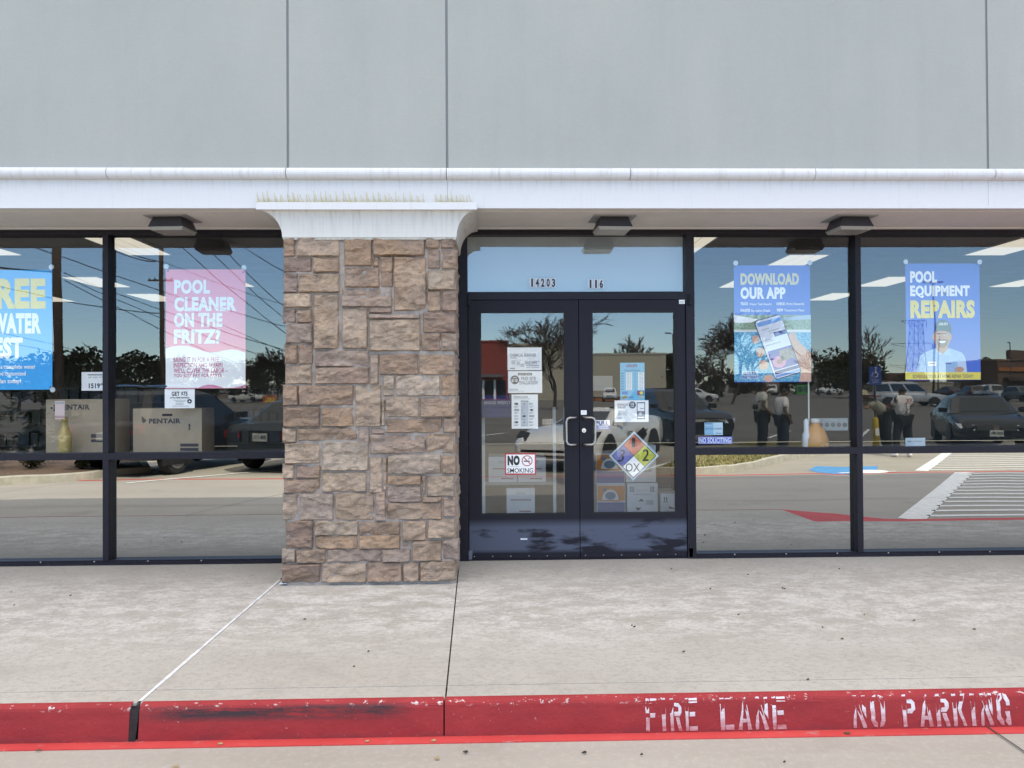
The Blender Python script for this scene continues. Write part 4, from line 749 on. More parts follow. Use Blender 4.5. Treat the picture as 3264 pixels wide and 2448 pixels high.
# gondola shelving deeper in the shop
def gondola(x, y, ln, lab):
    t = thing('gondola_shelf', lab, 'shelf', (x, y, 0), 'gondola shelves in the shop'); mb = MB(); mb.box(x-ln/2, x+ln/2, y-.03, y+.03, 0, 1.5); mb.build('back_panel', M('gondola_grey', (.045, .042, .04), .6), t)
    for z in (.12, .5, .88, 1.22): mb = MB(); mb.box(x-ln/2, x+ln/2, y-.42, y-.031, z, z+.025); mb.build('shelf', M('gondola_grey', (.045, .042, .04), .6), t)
    mb = MB(); mi = 0
    for z in (.145, .525, .905, 1.245):
        xx = x-ln/2+.05
        while xx < x+ln/2-.15:
            w_ = random.uniform(.08, .2); h = random.uniform(.12, .27); mb.box(xx, xx+w_, y-.36, y-.08, z, z+h, random.randint(0, 4)); xx += w_+random.uniform(.01, .06)
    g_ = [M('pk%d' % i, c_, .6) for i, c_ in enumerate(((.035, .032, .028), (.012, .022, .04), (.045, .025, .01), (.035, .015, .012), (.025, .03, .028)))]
    o = mb.build('stock', g_, t); o['kind'] = 'stuff'
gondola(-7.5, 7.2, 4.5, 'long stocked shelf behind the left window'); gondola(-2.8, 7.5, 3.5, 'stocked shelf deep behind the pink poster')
# ------------------------------------------------------------------ sidewalk, kerb and car park
YK = -2.70; ZK = -.05; ZL = -.214
def sw(y): return ZK*(min(0, y)/YK)
def struct(o): o['kind'] = 'structure'; return o
XRAMP = 3.47; YRT = -1.72
# sidewalk slabs with real joints: the diagonal caulked joint and the straight one are gaps between slabs
dj0 = at(894, 1850, 0); 
def ground_at(px, py, z0=0.0):
    d = ray(px, py); # intersect the sloping walk
    k = ZK/YK; t = (CAM.y*k - CAM.z)/(d.z - d.y*k); return CAM + d*t
a0, a1 = ground_at(893, 1848), ground_at(446, 2236)
b0, b1 = ground_at(1455, 1856), ground_at(1418, 2217)
yg = ground_at(1632, 2182).y                          # groove parallel to the kerb
def xline(p, q, y): return p.x+(q.x-p.x)*(y-p.y)/(q.y-p.y)
m = MB()
def slab(lf, rf, y0, y1, n=2):
    P = lambda x, y: (x, y, sw(y))
    pts = [P(lf(y0), y0), P(rf(y0), y0), P(rf(y1), y1), P(lf(y1), y1)]; m.prism([Vector(p)+Vector((0, 0, -.14)) for p in pts], (0, 0, .14))
la = lambda d: (lambda y: xline(a0, a1, y)+d); lb = lambda d: (lambda y: xline(b0, b1, y)+d+.006*math.sin(y*9)); cst = lambda x: (lambda y: x)
rj = ground_at(3110, 1800)
for y0, y1 in ((YK+.0, yg-.0022), (yg+.0022, 0.11)):
    ed = [(cst(-30), cst(-7.6)), (cst(-7.588), la(-.009)), (la(.009), lb(-.004)), (lb(.004), cst(XRAMP))]
    for l_, r_ in ed: slab(l_, r_, y0, y1)
slab(cst(XRAMP), cst(16), YRT, .11)
walk = struct(m.build('sidewalk', WALKC, origin=(0, 0, 0)))
m = MB(); m.box(-30, XRAMP, yg-.05, .1, -.3, -.16); m.box(-30, XRAMP, YK+.01, yg, -.3, -.19); m.box(-30, XRAMP, yg, 0.1, -.19, -.056); struct(m.build('joint_bed', M('joint_dirt', (.045, .04, .036), .95), walk))
m = MB(); n = 40
for i in range(n):
    y0 = a0.y+(a1.y-a0.y)*i/n; y1 = a0.y+(a1.y-a0.y)*(i+1)/n; f = lambda y: (xline(a0, a1, y), .0095+.006*noise.noise(Vector((y*4, 1, 0))))
    (x0, w0), (x1, w1_) = f(y0), f(y1); m.add([(x0-w0, y0, sw(y0)+.002), (x0+w0, y0, sw(y0)+.002), (x1+w1_, y1, sw(y1)+.002), (x1-w1_, y1, sw(y1)+.002)], [(0, 1, 2, 3)])
m.box(at(900, 1852, CY).x-.02, CX0+.01, CY-.01, -.2, .0, .006)
struct(m.build('joint_caulk', M('white_caulk', (.64, .66, .70), .7, var=.3, scale=22), walk))
# kerb: rounded red nose, slightly sloping face
prof = [(YK+.014, ZK+.002), (YK-.002, ZK+.0012), (YK-.014, ZK-.0025), (YK-.0235, ZK-.010), (YK-.0285, ZK-.020), (YK-.0305, ZK-.031), (YK-.046, ZL-.01), (YK+.012, ZL-.01)]
def kerb_run(x0, x1, name):
    mb = MB(); n = max(2, int((x1-x0)/.12)); vs = []; np_ = len(prof)
    for i in range(n+1):
        x = x0+(x1-x0)*i/n
        for j, (y, z) in enumerate(prof):
            wob = .0035*noise.noise(Vector((x*2.2, j*.35, 3))) if 1 < j < 6 else 0; ch = max(0, noise.noise(Vector((x*7, 5, 2)))-.42)*.02 if 1 < j < 5 else 0
            vs.append((x, y+wob+ch, z-ch*.6))
    fs = [(i*np_+j, (i+1)*np_+j, (i+1)*np_+(j+1) % np_, i*np_+(j+1) % np_) for i in range(n) for j in range(np_)] + [tuple(range(np_)), tuple(range(n*np_, (n+1)*np_))[::-1]]
    mb.add(vs, fs); return mb
KX0 = ground_at(428, 2250).x; crx = b1.x
m = MB()
for x0, x1 in ((-30, KX0-.022), (KX0+.022, crx-.0035), (crx+.0035, XRAMP)):
    k = kerb_run(x0, x1, ''); m.add(k.v, k.f)
kerb = struct(m.build('kerb', REDP, origin=(0, YK-.046, ZK)))
m = MB(); m.box(KX0-.03, crx+.1, YK-.012, YK+.005, ZL, ZK-.012)
m.add([(KX0-.018, YK-.03, ZK-.012), (KX0+.021, YK-.028, ZK-.008), (KX0+.010, YK-.046, ZL), (KX0-.021, YK-.046, ZL)], [(0, 1, 2, 3)])
struct(m.build('kerb_joint', M('tar_joint', (.02, .017, .018), .9, var=.5, scale=30), kerb))
# ramp where the kerb drops, right of the photograph
r0 = XRAMP; zt_r = sw(YRT); yb_r = YK-.06
m = MB(); q = [Vector(p) for p in [(r0, YK-.03, ZK), (r0, YRT, zt_r), (r0+.5, YRT, zt_r-.05), (r0+1.3, yb_r, ZL+.03), (16, YRT, zt_r-.05), (16, yb_r, ZL+.03), (r0, yb_r, ZL+.004)]]
m.add(q, [(0, 3, 2, 1), (3, 5, 4, 2), (0, 6, 3)]); struct(m.build('ramp', REDG, origin=(0, 0, 0)))
# stencilled letters on the kerb face
def face_pt(x, z):                                    # on the sloping face
    t = (ZK-.03-z)/(ZK-.03-(ZL-.01)); t = max(-.2, min(1, t)); return Vector((x, YK-.028-.018*t-.0035-(0 if z < ZK-.03 else -.004*(z-(ZK-.03))/.02), z))
G_ = {'F': [[(0,0),(.3,0),(.3,.42),(0,.42)],[(0,.56),(.3,.56),(.3,1),(0,1)],[(.36,.86),(.95,.86),(.95,1),(.36,1)],[(.36,.42),(.8,.42),(.8,.56),(.36,.56)]],
 'I': [[(.1,0),(.55,0),(.55,1),(.1,1)]],
 'R': [[(0,0),(.28,0),(.28,1),(0,1)],[(.34,.86),(.75,.86),(.95,.74),(.95,.58),(.78,.45),(.34,.45),(.34,.58),(.66,.6),(.66,.74),(.34,.76)],[(.45,.42),(.74,.42),(1,0),(.7,0)]],
 'E': [[(0,0),(.28,0),(.28,1),(0,1)],[(.34,.86),(1,.86),(1,1),(.34,1)],[(.34,.44),(.85,.44),(.85,.58),(.34,.58)],[(.34,0),(1,0),(1,.14),(.34,.14)]],
 'L': [[(0,0),(.3,0),(.3,1),(0,1)],[(.36,0),(.98,0),(.98,.16),(.36,.16)],[(.36,.945),(.8,.945),(.8,.975),(.36,.975)]],
 'A': [[(0,0),(.28,0),(.46,.6),(.42,.95)],[(.48,.98),(.62,1),(1,0),(.72,0)],[(.34,.22),(.66,.22),(.62,.34),(.38,.34)]],
 'N': [[(0,0),(.24,0),(.30,.62),(.06,.4)],[(.05,1),(.34,1),(.95,.06),(.95,0),(.70,0)],[(.70,.55),(.95,.3),(.95,1),(.70,1)]],
 'O': [[(.42,0),(.2,.03),(0,.2),(0,.8),(.2,.97),(.42,1),(.42,.86),(.28,.78),(.28,.22),(.42,.14)],[(.58,0),(.8,.03),(1,.2),(1,.8),(.8,.97),(.58,1),(.58,.86),(.72,.78),(.72,.22),(.58,.14)]],
 'P': [[(0,0),(.3,0),(.3,1),(0,1)],[(.36,.86),(.72,.86),(.95,.76),(.95,.54),(.72,.42),(.36,.42),(.36,.55),(.64,.58),(.64,.72),(.36,.74)]],
 'K': [[(0,0),(.28,0),(.28,1),(0,1)],[(.36,.55),(.68,1),(1,1),(.6,.52),(1,0),(.72,0)]],
 'G': [[(.45,0),(.2,.03),(0,.22),(0,.78),(.2,.97),(.45,1),(.45,.84),(.28,.74),(.28,.26),(.45,.15)],[(.55,1),(.8,.96),(1,.78),(1,.62),(.74,.62),(.72,.74),(.55,.85)],[(.62,.44),(1,.44),(1,0),(.78,0),(.55,.14),(.72,.26)]]}
def stencil(word, px0, px1, zt, zb):
    xs_ = [ground_at(px0, 2240).x, 0]; A = at(px0, 2250, YK-.035).x; B = at(px1, 2250, YK-.035).x; n = len(word); ws = [.5 if c_ == 'I' else 1 for c_ in word]; gap = .28; tot = sum(ws)+gap*(n-1); u = (B-A)/tot; x = A; mb = MB()
    for c_, w_ in zip(word, ws):
        for pl in G_[c_]:
            nn = []
            for i in range(len(pl)):
                p0, p1 = pl[i], pl[(i+1) % len(pl)]
                for k in range(3): nn.append((p0[0]+(p1[0]-p0[0])*k/3, p0[1]+(p1[1]-p0[1])*k/3))
            mb.poly([face_pt(x+u*(w_ if c_ != 'I' else .75)*(p[0])+.004*noise.noise(Vector((x*9+p[0]*5, p[1]*4, 1))), zb+(zt-zb)*p[1]+.003*noise.noise(Vector((p[0]*6, x*7, 4)))) for p in nn][::-1])
        x += u*(w_+gap)
    return mb
m = MB()
for wd_, a, b_ in (('FIRE', 2058, 2222), ('LANE', 2296, 2504), ('NO', 2716, 2820), ('PARKING', 2876, 3218)):
    k = stencil(wd_, a, b_, ZK-.008, ZL+.012); m.add(k.v, k.f)
struct(m.build('lettering', STENC, kerb))
# the car park
def lotz(x, y): return ZL + (max(0, -y-45)*.009 if y < -45 else 0)
m = MB(); xsg = [-400, -200, -120, -80, -50, -30] + list(range(-20, 21, 5)) + [30, 50, 80, 120, 200, 400]; ysg = [YK+.02, -5, -8.05] + [-12, -20, -30, -45, -60, -90, -130, -200, -400, -900]
def grid(x_, y_, dz=0): mb = MB(); mb.add([(x, y, lotz(x, y)+dz) for y in y_ for x in x_], [(j*len(x_)+i, j*len(x_)+i+1, (j+1)*len(x_)+i+1, (j+1)*len(x_)+i) for j in range(len(y_)-1) for i in range(len(x_)-1)]); return mb
struct(grid(xsg, [-16.5, -20, -30, -45, -60, -90, -130, -200, -400, -1200]).build('ground', M('far_ground', (.15, .14, .125), .95, var=.25, scale=.15), origin=(0, 0, 0)))
road = struct(grid(xsg, [YK+.02, -8.05]).build('road', LOTC, origin=(0, 0, 0))); bays = struct(grid(xsg, [-8.05, -16.5]).build('parking_lot', BAYC, origin=(0, 0, 0)))
struct(grid([-60, -30, 0, 30, 60, 90], [-17, -30, -45, -60, -78], .004).build('road', M('aisle_asphalt', (.145, .13, .112), .92, var=.3, scale=.4), origin=(0, 0, 0)))
m = MB(); m.box(-40, 40, -8.10, -8.0, ZL, ZL+.004); struct(m.build('red_lane_line', REDG, road))
m = MB(); m.box(-30, XRAMP, YK-.112, YK-.03, ZL, ZL+.004); struct(m.build('red_gutter_strip', REDG, road))
m = MB()
j0 = (at(3120, 2300, YK).x); 
def strip(mb, p, q, w_, z=ZL+.004):
    p, q = Vector((*p, 0)), Vector((*q, 0)); d = (q-p).normalized(); n_ = Vector((-d.y, d.x, 0))*w_/2
    mb.poly([Vector((v.x, v.y, z)) for v in (p-n_, q-n_, q+n_, p+n_)])
g0 = ray(3130, 2309); tt = (ZL-CAM.z)/g0.z; J0 = CAM+g0*tt; g1 = ray(3264, 2400); J1 = CAM+g1*((ZL-CAM.z)/g1.z); dv = (J1-J0)*9
strip(m, (J0.x, J0.y), (J0.x+dv.x, J0.y+dv.y), .008, ZL+.008)
for xx in (-9, -4.2, ): strip(m, (xx, -3.2), (xx+1.5, -8.0), .008)
strip(m, (-30, -4.6), (30, -4.6), .006); strip(m, (9, -4.9), (3.6, -4.5), .006, ZL+.008)
struct(m.build('lot_joint', M('joint_dark', (.05, .045, .04), .95), road))
WPAINT = M('road_white', (.78, .78, .77), .8, var=.14, scale=9)
m = MB()
p0, p1 = rz(401, 1541, ZL), rz(706, 1513, ZL); d_ = (p1-p0).normalized(); strip(m, (p0.x, p0.y), (p0.x+d_.x*6.5, p0.y+d_.y*6.5), .10, ZL+.008)
for k in (2.75, -2.75, 8.9): strip(m, (p0.x+k+.3, -8.3), (p0.x+k+.3+2.6, -13.2), .10)
for k in range(9): strip(m, (3+k*3.1, -19), (5.5+k*3.1, -23.5), .12, ZL+.008); strip(m, (-24+k*2.8, -19), (-22+k*2.8, -23.5), .12, ZL+.008)
strip(m, (14, -14), (30, -30), .12)
struct(m.build('bay_line', WPAINT, bays))
m = MB()                                              # hatched crossing
A0, A1 = rz(2905, 1655, ZL), rz(3075, 1507, ZL); B0, B1 = rz(2937, 1503, ZL), rz(3012, 1449, ZL)
strip(m, (A0.x, A0.y), (A1.x, A1.y), .30); strip(m, (B0.x, B0.y), (B0.x+(B1.x-B0.x)*1.3, B0.y+(B1.y-B0.y)*1.3), .22)
for k in range(13):
    y = A0.y-.25-(A0.y-A1.y-.3)*k/12.5; x = A0.x+(A1.x-A0.x)*(A0.y-y)/(A0.y-A1.y); strip(m, (x+.16, y), (x+3.1, y+.06), .12)
for k in range(12):
    y = B0.y-.18-.46*k; x = B0.x+(B1.x-B0.x)*(B0.y-y)/(B0.y-B1.y); strip(m, (x+.12, y), (x+4, y+.05), .10)
strip(m, (A0.x+3.15, A0.y), (A1.x+3.15, A1.y), .28, ZL+.0045)
struct(m.build('crosswalk', WPAINT, road))
m = MB(); q = [rz(2575, 1499, ZL), rz(2600, 1486, ZL), rz(2800, 1486, ZL), rz(2795, 1508, ZL), rz(2730, 1511, ZL), rz(2610, 1507, ZL)]; m.poly([v+Vector((0, 0, .004)) for v in q]); struct(m.build('blue_bay_paint', M('bay_blue', (.07, .28, .55), .8, var=.2, scale=7), bays))
m = MB(); c_ = (q[0]+q[3])/2; strip(m, (c_.x-.1, c_.y+.1), (c_.x+.8, c_.y-.15), .10, ZL+.008); strip(m, (c_.x+.35, c_.y+.2), (c_.x+1.0, c_.y+.15), .09, ZL+.009); m.lathe([(.34, 0), (.34, .003)], (c_.x+.55, c_.y+.02, ZL+.0065), 'z', 20); struct(m.build('wheelchair_mark', WPAINT, bays))
# planting islands
def island(name, pts, mat, lab):
    mb = MB(); n = len(pts); ce = sum((Vector((*p, 0)) for p in pts), Vector())/n; inn = []
    for p in pts: v = Vector((*p, 0)); d = (ce-v).normalized(); inn.append(v+d*.16)
    vs = [Vector((*p, ZL-.01)) for p in pts] + [Vector((p[0]+(ce.x-p[0])*.004, p[1]+(ce.y-p[1])*.004, ZL+.13)) for p in pts] + [Vector((v.x, v.y, ZL+.145)) for v in inn]
    fs = [(i, (i+1) % n, n+(i+1) % n, n+i) for i in range(n)] + [(n+i, n+(i+1) % n, 2*n+(i+1) % n, 2*n+i) for i in range(n)]; mb.add(vs, fs); struct(mb.build('kerb', M('pale_kerb', (.46, .44, .37), .9, var=.2, scale=6, bump=.3), origin=(0, 0, 0)))
    mb = MB(); mb.poly([Vector((v.x, v.y, ZL+.14)) for v in inn]); struct(mb.build(name, mat, origin=(0, 0, 0))); return inn
b = NB('dry_grass'); n1 = b.noise(5, 6, rough=.75); n2 = b.noise(60, 4); c = b.mix(b.ramp(n1, .35, .65), (.21, .185, .065), (.30, .25, .115)); c = b.mix(b.ramp(n2, .45, .7, 0, .5), c, (.12, .13, .035)); b.col(c); b.b.inputs['Roughness'].default_value = 1; b.bump(n2, .8, .03); DRYG = b.m
MULCH = M('mulch', (.13, .085, .06), 1, var=.5, scale=14, bump=.8, bscale=50)
K = [rz(x, y, ZL) for x, y in ((2085, 1512), (2218, 1512), (2330, 1504), (2400, 1494), (2450, 1480), (2520, 1464), (2620, 1449))]
ip = [(v.x, v.y) for v in K] + [(9.2, -14.6), (7.4, -15.2), (3.0+1.9, -12.4)]
ii = island('island_lawn', ip, DRYG, '')
def tufts(name, inn, n, h, mats, pick=None):
    mb = MB(); ce = sum(inn, Vector())/len(inn)
    for _ in range(n):
        i = random.randrange(len(inn)); a, b_ = inn[i], inn[(i+1) % len(inn)]; u, v = random.random(), random.random()
        if u+v > 1: u, v = 1-u, 1-v
        p = ce + (a-ce)*u + (b_-ce)*v; p.z = ZL+.139; t = random.uniform(0, 6.3); w_ = random.uniform(.006, .014); l_ = random.uniform(.3, 1)*h
        d = Vector((math.cos(t), math.sin(t), 0)); s_ = Vector((-d.y, d.x, 0)); mb.add([p-s_*w_, p+s_*w_, p+d*l_*.5+Vector((0, 0, l_))], [(0, 1, 2)], random.randrange(len(mats)))
    o = mb.build(name, mats, origin=(0, 0, 0)); o['kind'] = 'stuff'; o['label'] = 'short dry yellow grass on the car park island'; o['category'] = 'grass'
tufts('grass', ii, 9000, .07, [M('blade_dry', (.34, .29, .13), .9), M('blade_green', (.16, .19, .05), .9), M('blade_straw', (.44, .38, .22), .9)])
L_ = [rz(x, y, ZL) for x, y in ((-500, 1572), (-300, 1560), (0, 1548), (150, 1540), (300, 1526), (345, 1519))]
il = island('hedge_bed', [(v.x, v.y) for v in L_] + [(-6.9, -9.2), (-7.6, -10.6), (-12, -12.4), (-20, -12)], MULCH, '')
# leaves and grit lying about
def litter(lab, px, py, L, wd_, mat, walk_=True, rz_=0.0):
    if walk_: p = ground_at(px, py)
    else: d = ray(px, py); p = CAM+d*((ZL+.004-CAM.z)/d.z)
    mb = MB(); c_, s_ = math.cos(rz_), math.sin(rz_)
    pts = [(-L/2, 0, .001), (-L*.2, wd_/2, .004), (L*.25, wd_*.45, .007), (L/2, 0, .003), (L*.2, -wd_/2, .001), (-L*.25, -wd_*.4, .001)]
    pts = [Vector((p.x+x*c_-y*s_, p.y+x*s_+y*c_, p.z+.002+z)) for x, y, z in pts]; mb.prism(pts, (0, 0, .002)); return tag(mb.build('dead_leaf', mat), lab, 'leaf', 'dead leaves lying about')
LB = M('leaf_brown', (.10, .06, .03), .9); LT = M('leaf_tan', (.33, .24, .13), .9); LK = M('leaf_black', (.03, .026, .024), .9)
SP = [(36, 1889, LK), (76, 1905, LT), (224, 1900, LK), (45, 1931, LK), (971, 1976, LK), (1174, 2079, LB), (1128, 2127, LB), (2014, 1996, LB), (2022, 2000, LK), (2264, 1879, LK), (2494, 1876, LK), (2675, 1815, LK), (2140, 1815, LB), (2384, 1833, LB), (2500, 1879, LK), (2622, 2002, LB), (2684, 2039, LB), (2755, 1962, LB), (2913, 1980, LB), (3105, 2008, LB), (2179, 2080, LB), (2354, 1961, LB), (2575, 2169, LB)]
for i, (x, y, mt_) in enumerate(SP): litter('tiny dark dead leaf on the pale sidewalk', x, y, random.uniform(.008, .022), random.uniform(.003, .007), mt_, True, random.uniform(-.5, .5))
for x, y, mt_, L, lab in ((122, 2395, LB, .022, 'brown leaf on the car park at the far left'), (702, 2374, LT, .026, 'tan leaf just below the red strip, left of the column'), (1170, 2366, LT, .022, 'tan leaf below the red strip, under the column'), (1382, 2364, LT, .026, 'pale tan leaf below the crack in the kerb'), (1392, 2420, LT, .026, 'long tan leaf near the bottom edge, under the crack'), (1484, 2400, LK, .026, 'dark leaf under the left door'), (1862, 2402, LK, .024, 'rounded black leaf on the concrete left of FIRE'), (2045, 2408, LK, .014, 'small black leaf on the concrete under FIRE'), (2700, 2340, LB, .03, 'brown leaf below the letters NO'), (560, 2446, LT, .03, 'yellow leaf at the bottom edge under the black scuff'), (2500, 2432, LK, .012, 'tiny dark leaf at the bottom edge right of centre')): 
    o = litter(lab, x, y, L, L*.42, mt_, False, random.uniform(-.4, .4))
p = CAM+ray(252, 2350)*((ZL+.006-CAM.z)/ray(252, 2350).z); mb = MB(); mb.tube([(p.x-.04, p.y-.005, p.z), (p.x, p.y, p.z+.004), (p.x+.03, p.y+.012, p.z+.005), (p.x+.05, p.y+.014, p.z+.004)], [.0025, .0025, .002, .0015], 5); mb.tube([(p.x, p.y, p.z+.004), (p.x-.008, p.y+.012, p.z+.018)], [.002, .001], 5); tag(mb.build('twig', M('twig_pink', (.50, .30, .24), .9)), 'small forked pale twig lying on the red strip', 'twig')
# ------------------------------------------------------------------ vehicles (local axes: +X forward, +Y left side)
def paint(name, rgb, metal=.0, rough=.28): return M('paint_'+name, rgb, rough, metal, coat=.5, spec=.4)
TYRE = M('tyre', (.018, .018, .019), .85); RIM = M('alloy', (.50, .51, .53), .3, .9); CARGLASS = M('car_glass', (.012, .016, .02), .06, spec=.8); CHROME = M('chrome', (.75, .76, .78), .12, 1.0); BLKPL = M('black_trim', (.015, .015, .016), .55); LAMPC = M('head_lamp', (.72, .75, .78), .12, .3); TAILR = M('tail_lamp', (.30, .015, .015), .2, coat=.5); PLATE = M('plate_white', (.60, .64, .62), .5); RIMD = M('alloy_dark', (.10, .10, .11), .35, .8)
def loft(mb, secs, mi=0, cap=True):
    n = len(secs[0]); vs = [p for s_ in secs for p in s_]
    fs = [(i*n+j, i*n+(j+1) % n, (i+1)*n+(j+1) % n, (i+1)*n+j) for i in range(len(secs)-1) for j in range(n)]
    if cap: fs += [tuple(range(n)), tuple(range((len(secs)-1)*n, len(secs)*n))[::-1]]
    mb.add(vs, fs, mi)
def vehicle(name, label, cat, body, W, st, gh, wb, wr, paintm, roofm=None, front='plain', group=None, rimm=RIM, detail=2, rear_open=False, plate=True):
    """st: stations (x, half width factor, underside z, top z); gh: (x rear base, x rear top, x front top, x front base, belt z, roof z, base half, top half)"""
    t = thing(name, label, cat, (0, 0, 0), group); hw = W/2
    secs = []
    for x, k, zb, zt in st:
        h = hw*k; H_ = zt-zb
        half = [(0, zb), (h*.80, zb), (h*.94, zb+.05*H_+.02), (h*1.0, zb+.30*H_), (h*1.0, zb+.55*H_), (h*.985, zb+.78*H_), (h*.93, zt-.035), (h*.80, zt-.006), (h*.4, zt+.010), (0, zt+.014)]
        secs.append([Vector((x, y, z)) for y, z in half] + [Vector((x, -y, z)) for y, z in half[-2:0:-1]])
    mb = MB(); loft(mb, secs); xr, xrt, xft, xf, zbelt, zr, wb_, wt = gh
    o = mb.build('body', paintm, t, smooth=True)
    md = o.modifiers.new('soft', 'EDGE_SPLIT'); md.split_angle = rad(48)
    # greenhouse: rounded cabin
    gs = []
    for f in (0, .12, .5, .88, 1): 
        z = zbelt-.03+(zr-zbelt+.03)*f; a = xr+(xrt-xr)*f; b_ = xf+(xft-xf)*f; wv = wb_+(wt-wb_)*f; ins = .10 if f == 1 else 0
        r_ = .12
        gs.append([Vector(p) for p in [(a+ins, -wv+r_+ins, z), (a+r_+ins, -wv+ins, z), (b_-r_*2-ins, -wv+ins, z), (b_-ins, -wv+r_*2+ins, z), (b_-ins, wv-r_*2-ins, z), (b_-r_*2-ins, wv-ins, z), (a+r_+ins, wv-ins, z), (a+ins, wv-r_-ins, z)]])
    gs.append([Vector((v.x*.995+.0, v.y*.96, zr+.025)) for v in gs[-1]])
    mb = MB(); loft(mb, gs); mb.build('cabin', roofm or paintm, t, smooth=False)
    def gp(f, u, side):                                # point on cabin side (u along length) a little outside
        z = zbelt-.03+(zr-zbelt+.03)*f; a = xr+(xrt-xr)*f+.10; b_ = xf+(xft-xf)*f-.22; wv = wb_+(wt-wb_)*f+.006; return Vector((a+(b_-a)*u, side*wv, z))
    for side in (1, -1):
        for u0, u1 in (((.03, .30), (.34, .63), (.67, .99)) if (xf-xr) > 2.4 else ((.06, .48), (.53, .98))):
            mb = MB(); mb.poly([gp(.16, u0, side), gp(.16, u1, side), gp(.80, u1, side), gp(.80, u0, side)]); mb.build('side_window', CARGLASS, t)
    for nm, e0, e1, sg in (('windshield', xf, xft, 1), ('rear_window', xr, xrt, -1)):
        P = lambda f, w_: Vector((e0+(e1-e0)*f+sg*.006, w_*(wb_+(wt-wb_)*f), zbelt-.03+(zr-zbelt+.03)*f+.004)); mb = MB()
        mb.poly([P(.12, -.80), P(.12, .80), P(.84, .78), P(.84, -.78)]); mb.build(nm, CARGLASS, t)
    # wheels
    for sx in (1, -1):
        for side in (1, -1):
            x = wb/2*sx + (body if isinstance(body, (int, float)) else 0); y0 = side*(hw-.23)
            mb = MB(); mb.lathe([(wr*.62, .0), (wr*.93, .0), (wr, .035), (wr, .175), (wr*.94, .21), (wr*.66, .215), (wr*.64, .17)] if side > 0 else [(wr*.64, -.17), (wr*.66, -.215), (wr*.94, -.21), (wr, -.175), (wr, -.035), (wr*.93, 0), (wr*.62, 0)], (x, y0, wr), 'y', 26); wh = mb.build('wheel', TYRE, t, smooth=False)
            mb = MB(); yy = y0+side*.205
            mb.lathe([(wr*.66, 0), (wr*.68, .012*side), (wr*.60, .012*side), (wr*.58, -.02*side)], (x, yy, wr), 'y', 26)
            for k in range(6 if detail > 1 else 5):
                a = 2*math.pi*k/(6 if detail > 1 else 5)+.3
                for da in ((-.13, .13) if detail > 1 else (0,)):
                    c_, s_ = math.cos(a+da), math.sin(a+da); q_ = Vector((-s_, 0, c_))*wr*.045; p0 = Vector((x+c_*wr*.12, yy+side*.012, wr+s_*wr*.12)); p1 = Vector((x+c_*wr*.62, yy+side*.006, wr+s_*wr*.62)); mb.add([p0-q_, p1-q_, p1+q_, p0+q_], [(0, 1, 2, 3)])
            mb.lathe([(wr*.15, 0), (wr*.13, .02*side), (wr*.02, .022*side)], (x, yy, wr), 'y', 14); mb.build('rim', rimm, wh)
            mb = MB(); n = 16; ya = side*(hw*.992); pts = [Vector((x+wr*1.17*math.cos(math.pi*k/n), ya+side*.012, wr+wr*1.12*math.sin(math.pi*k/n))) for k in range(n+1)]
            mb.poly(pts+[Vector((x-wr*1.17, ya+side*.012, wr*.55)), Vector((x+wr*1.17, ya+side*.012, wr*.55))]); mb.build('wheel_arch', BLKPL, t)
    L0, L1 = st[0][0], st[-1][0]
    if detail > 1:
        for side in (1, -1):
            mb = MB(); mx = xf-.42; mb.add([Vector((mx+a*.07, side*(wb_+.03+.11+b_*.10), zbelt+.07+c_*.065)) for a in (-1, 1) for b_ in (-1, 1) for c_ in (-1, 1)], [(0, 1, 3, 2), (4, 6, 7, 5), (0, 4, 5, 1), (2, 3, 7, 6), (0, 2, 6, 4), (1, 5, 7, 3)]); mb.build('mirror', paintm, t)
            for xx in ((xr+.95, xr+1.95) if xf-xr > 2.4 else (xr+1.1,)):
                mb = MB(); mb.box(xx-.10, xx+.10, side*(hw-.005)-.015, side*(hw-.005)+.028, zbelt-.16, zbelt-.13); mb.build('door_handle', CHROME, t)
    t['_dims'] = [L0, L1, hw]; return t
def face(t, pts, name, mat, th=.015, back=False):      # flat piece proud of the nose or tail; pts (y, z), x = plane
    mb = MB(); x = t; return mb
def nose(t, x, items, sgn=1):
    for name, mat, pts in items:
        mb = MB(); loop = [Vector((x+sgn*dx, y, z)) for dx, y, z in pts]; mb.prism(loop, (-sgn*.05, 0, 0)); mb.build(name, mat, t)
def place(t, x, y, rot, z=None): t.location = (x, y, (lotz(x, y)+.004) if z is None else z); t.rotation_euler.z = rot; return t
def plate_on(t, x, y, z, sgn, txt=None):
    mb = MB(); mb.box(min(x, x+sgn*.02), max(x, x+sgn*.02), y-.155, y+.155, z-.08, z+.08); p = mb.build('license_plate', PLATE, t)
    if txt:
        mb = MB(); mb.text(txt, None, 0, 0, .03, quad=((x+sgn*.023, y-sgn*.13, z-.035), (0, sgn*.26, 0), (0, 0, .07))); mb.build('plate_lettering', INK, p)

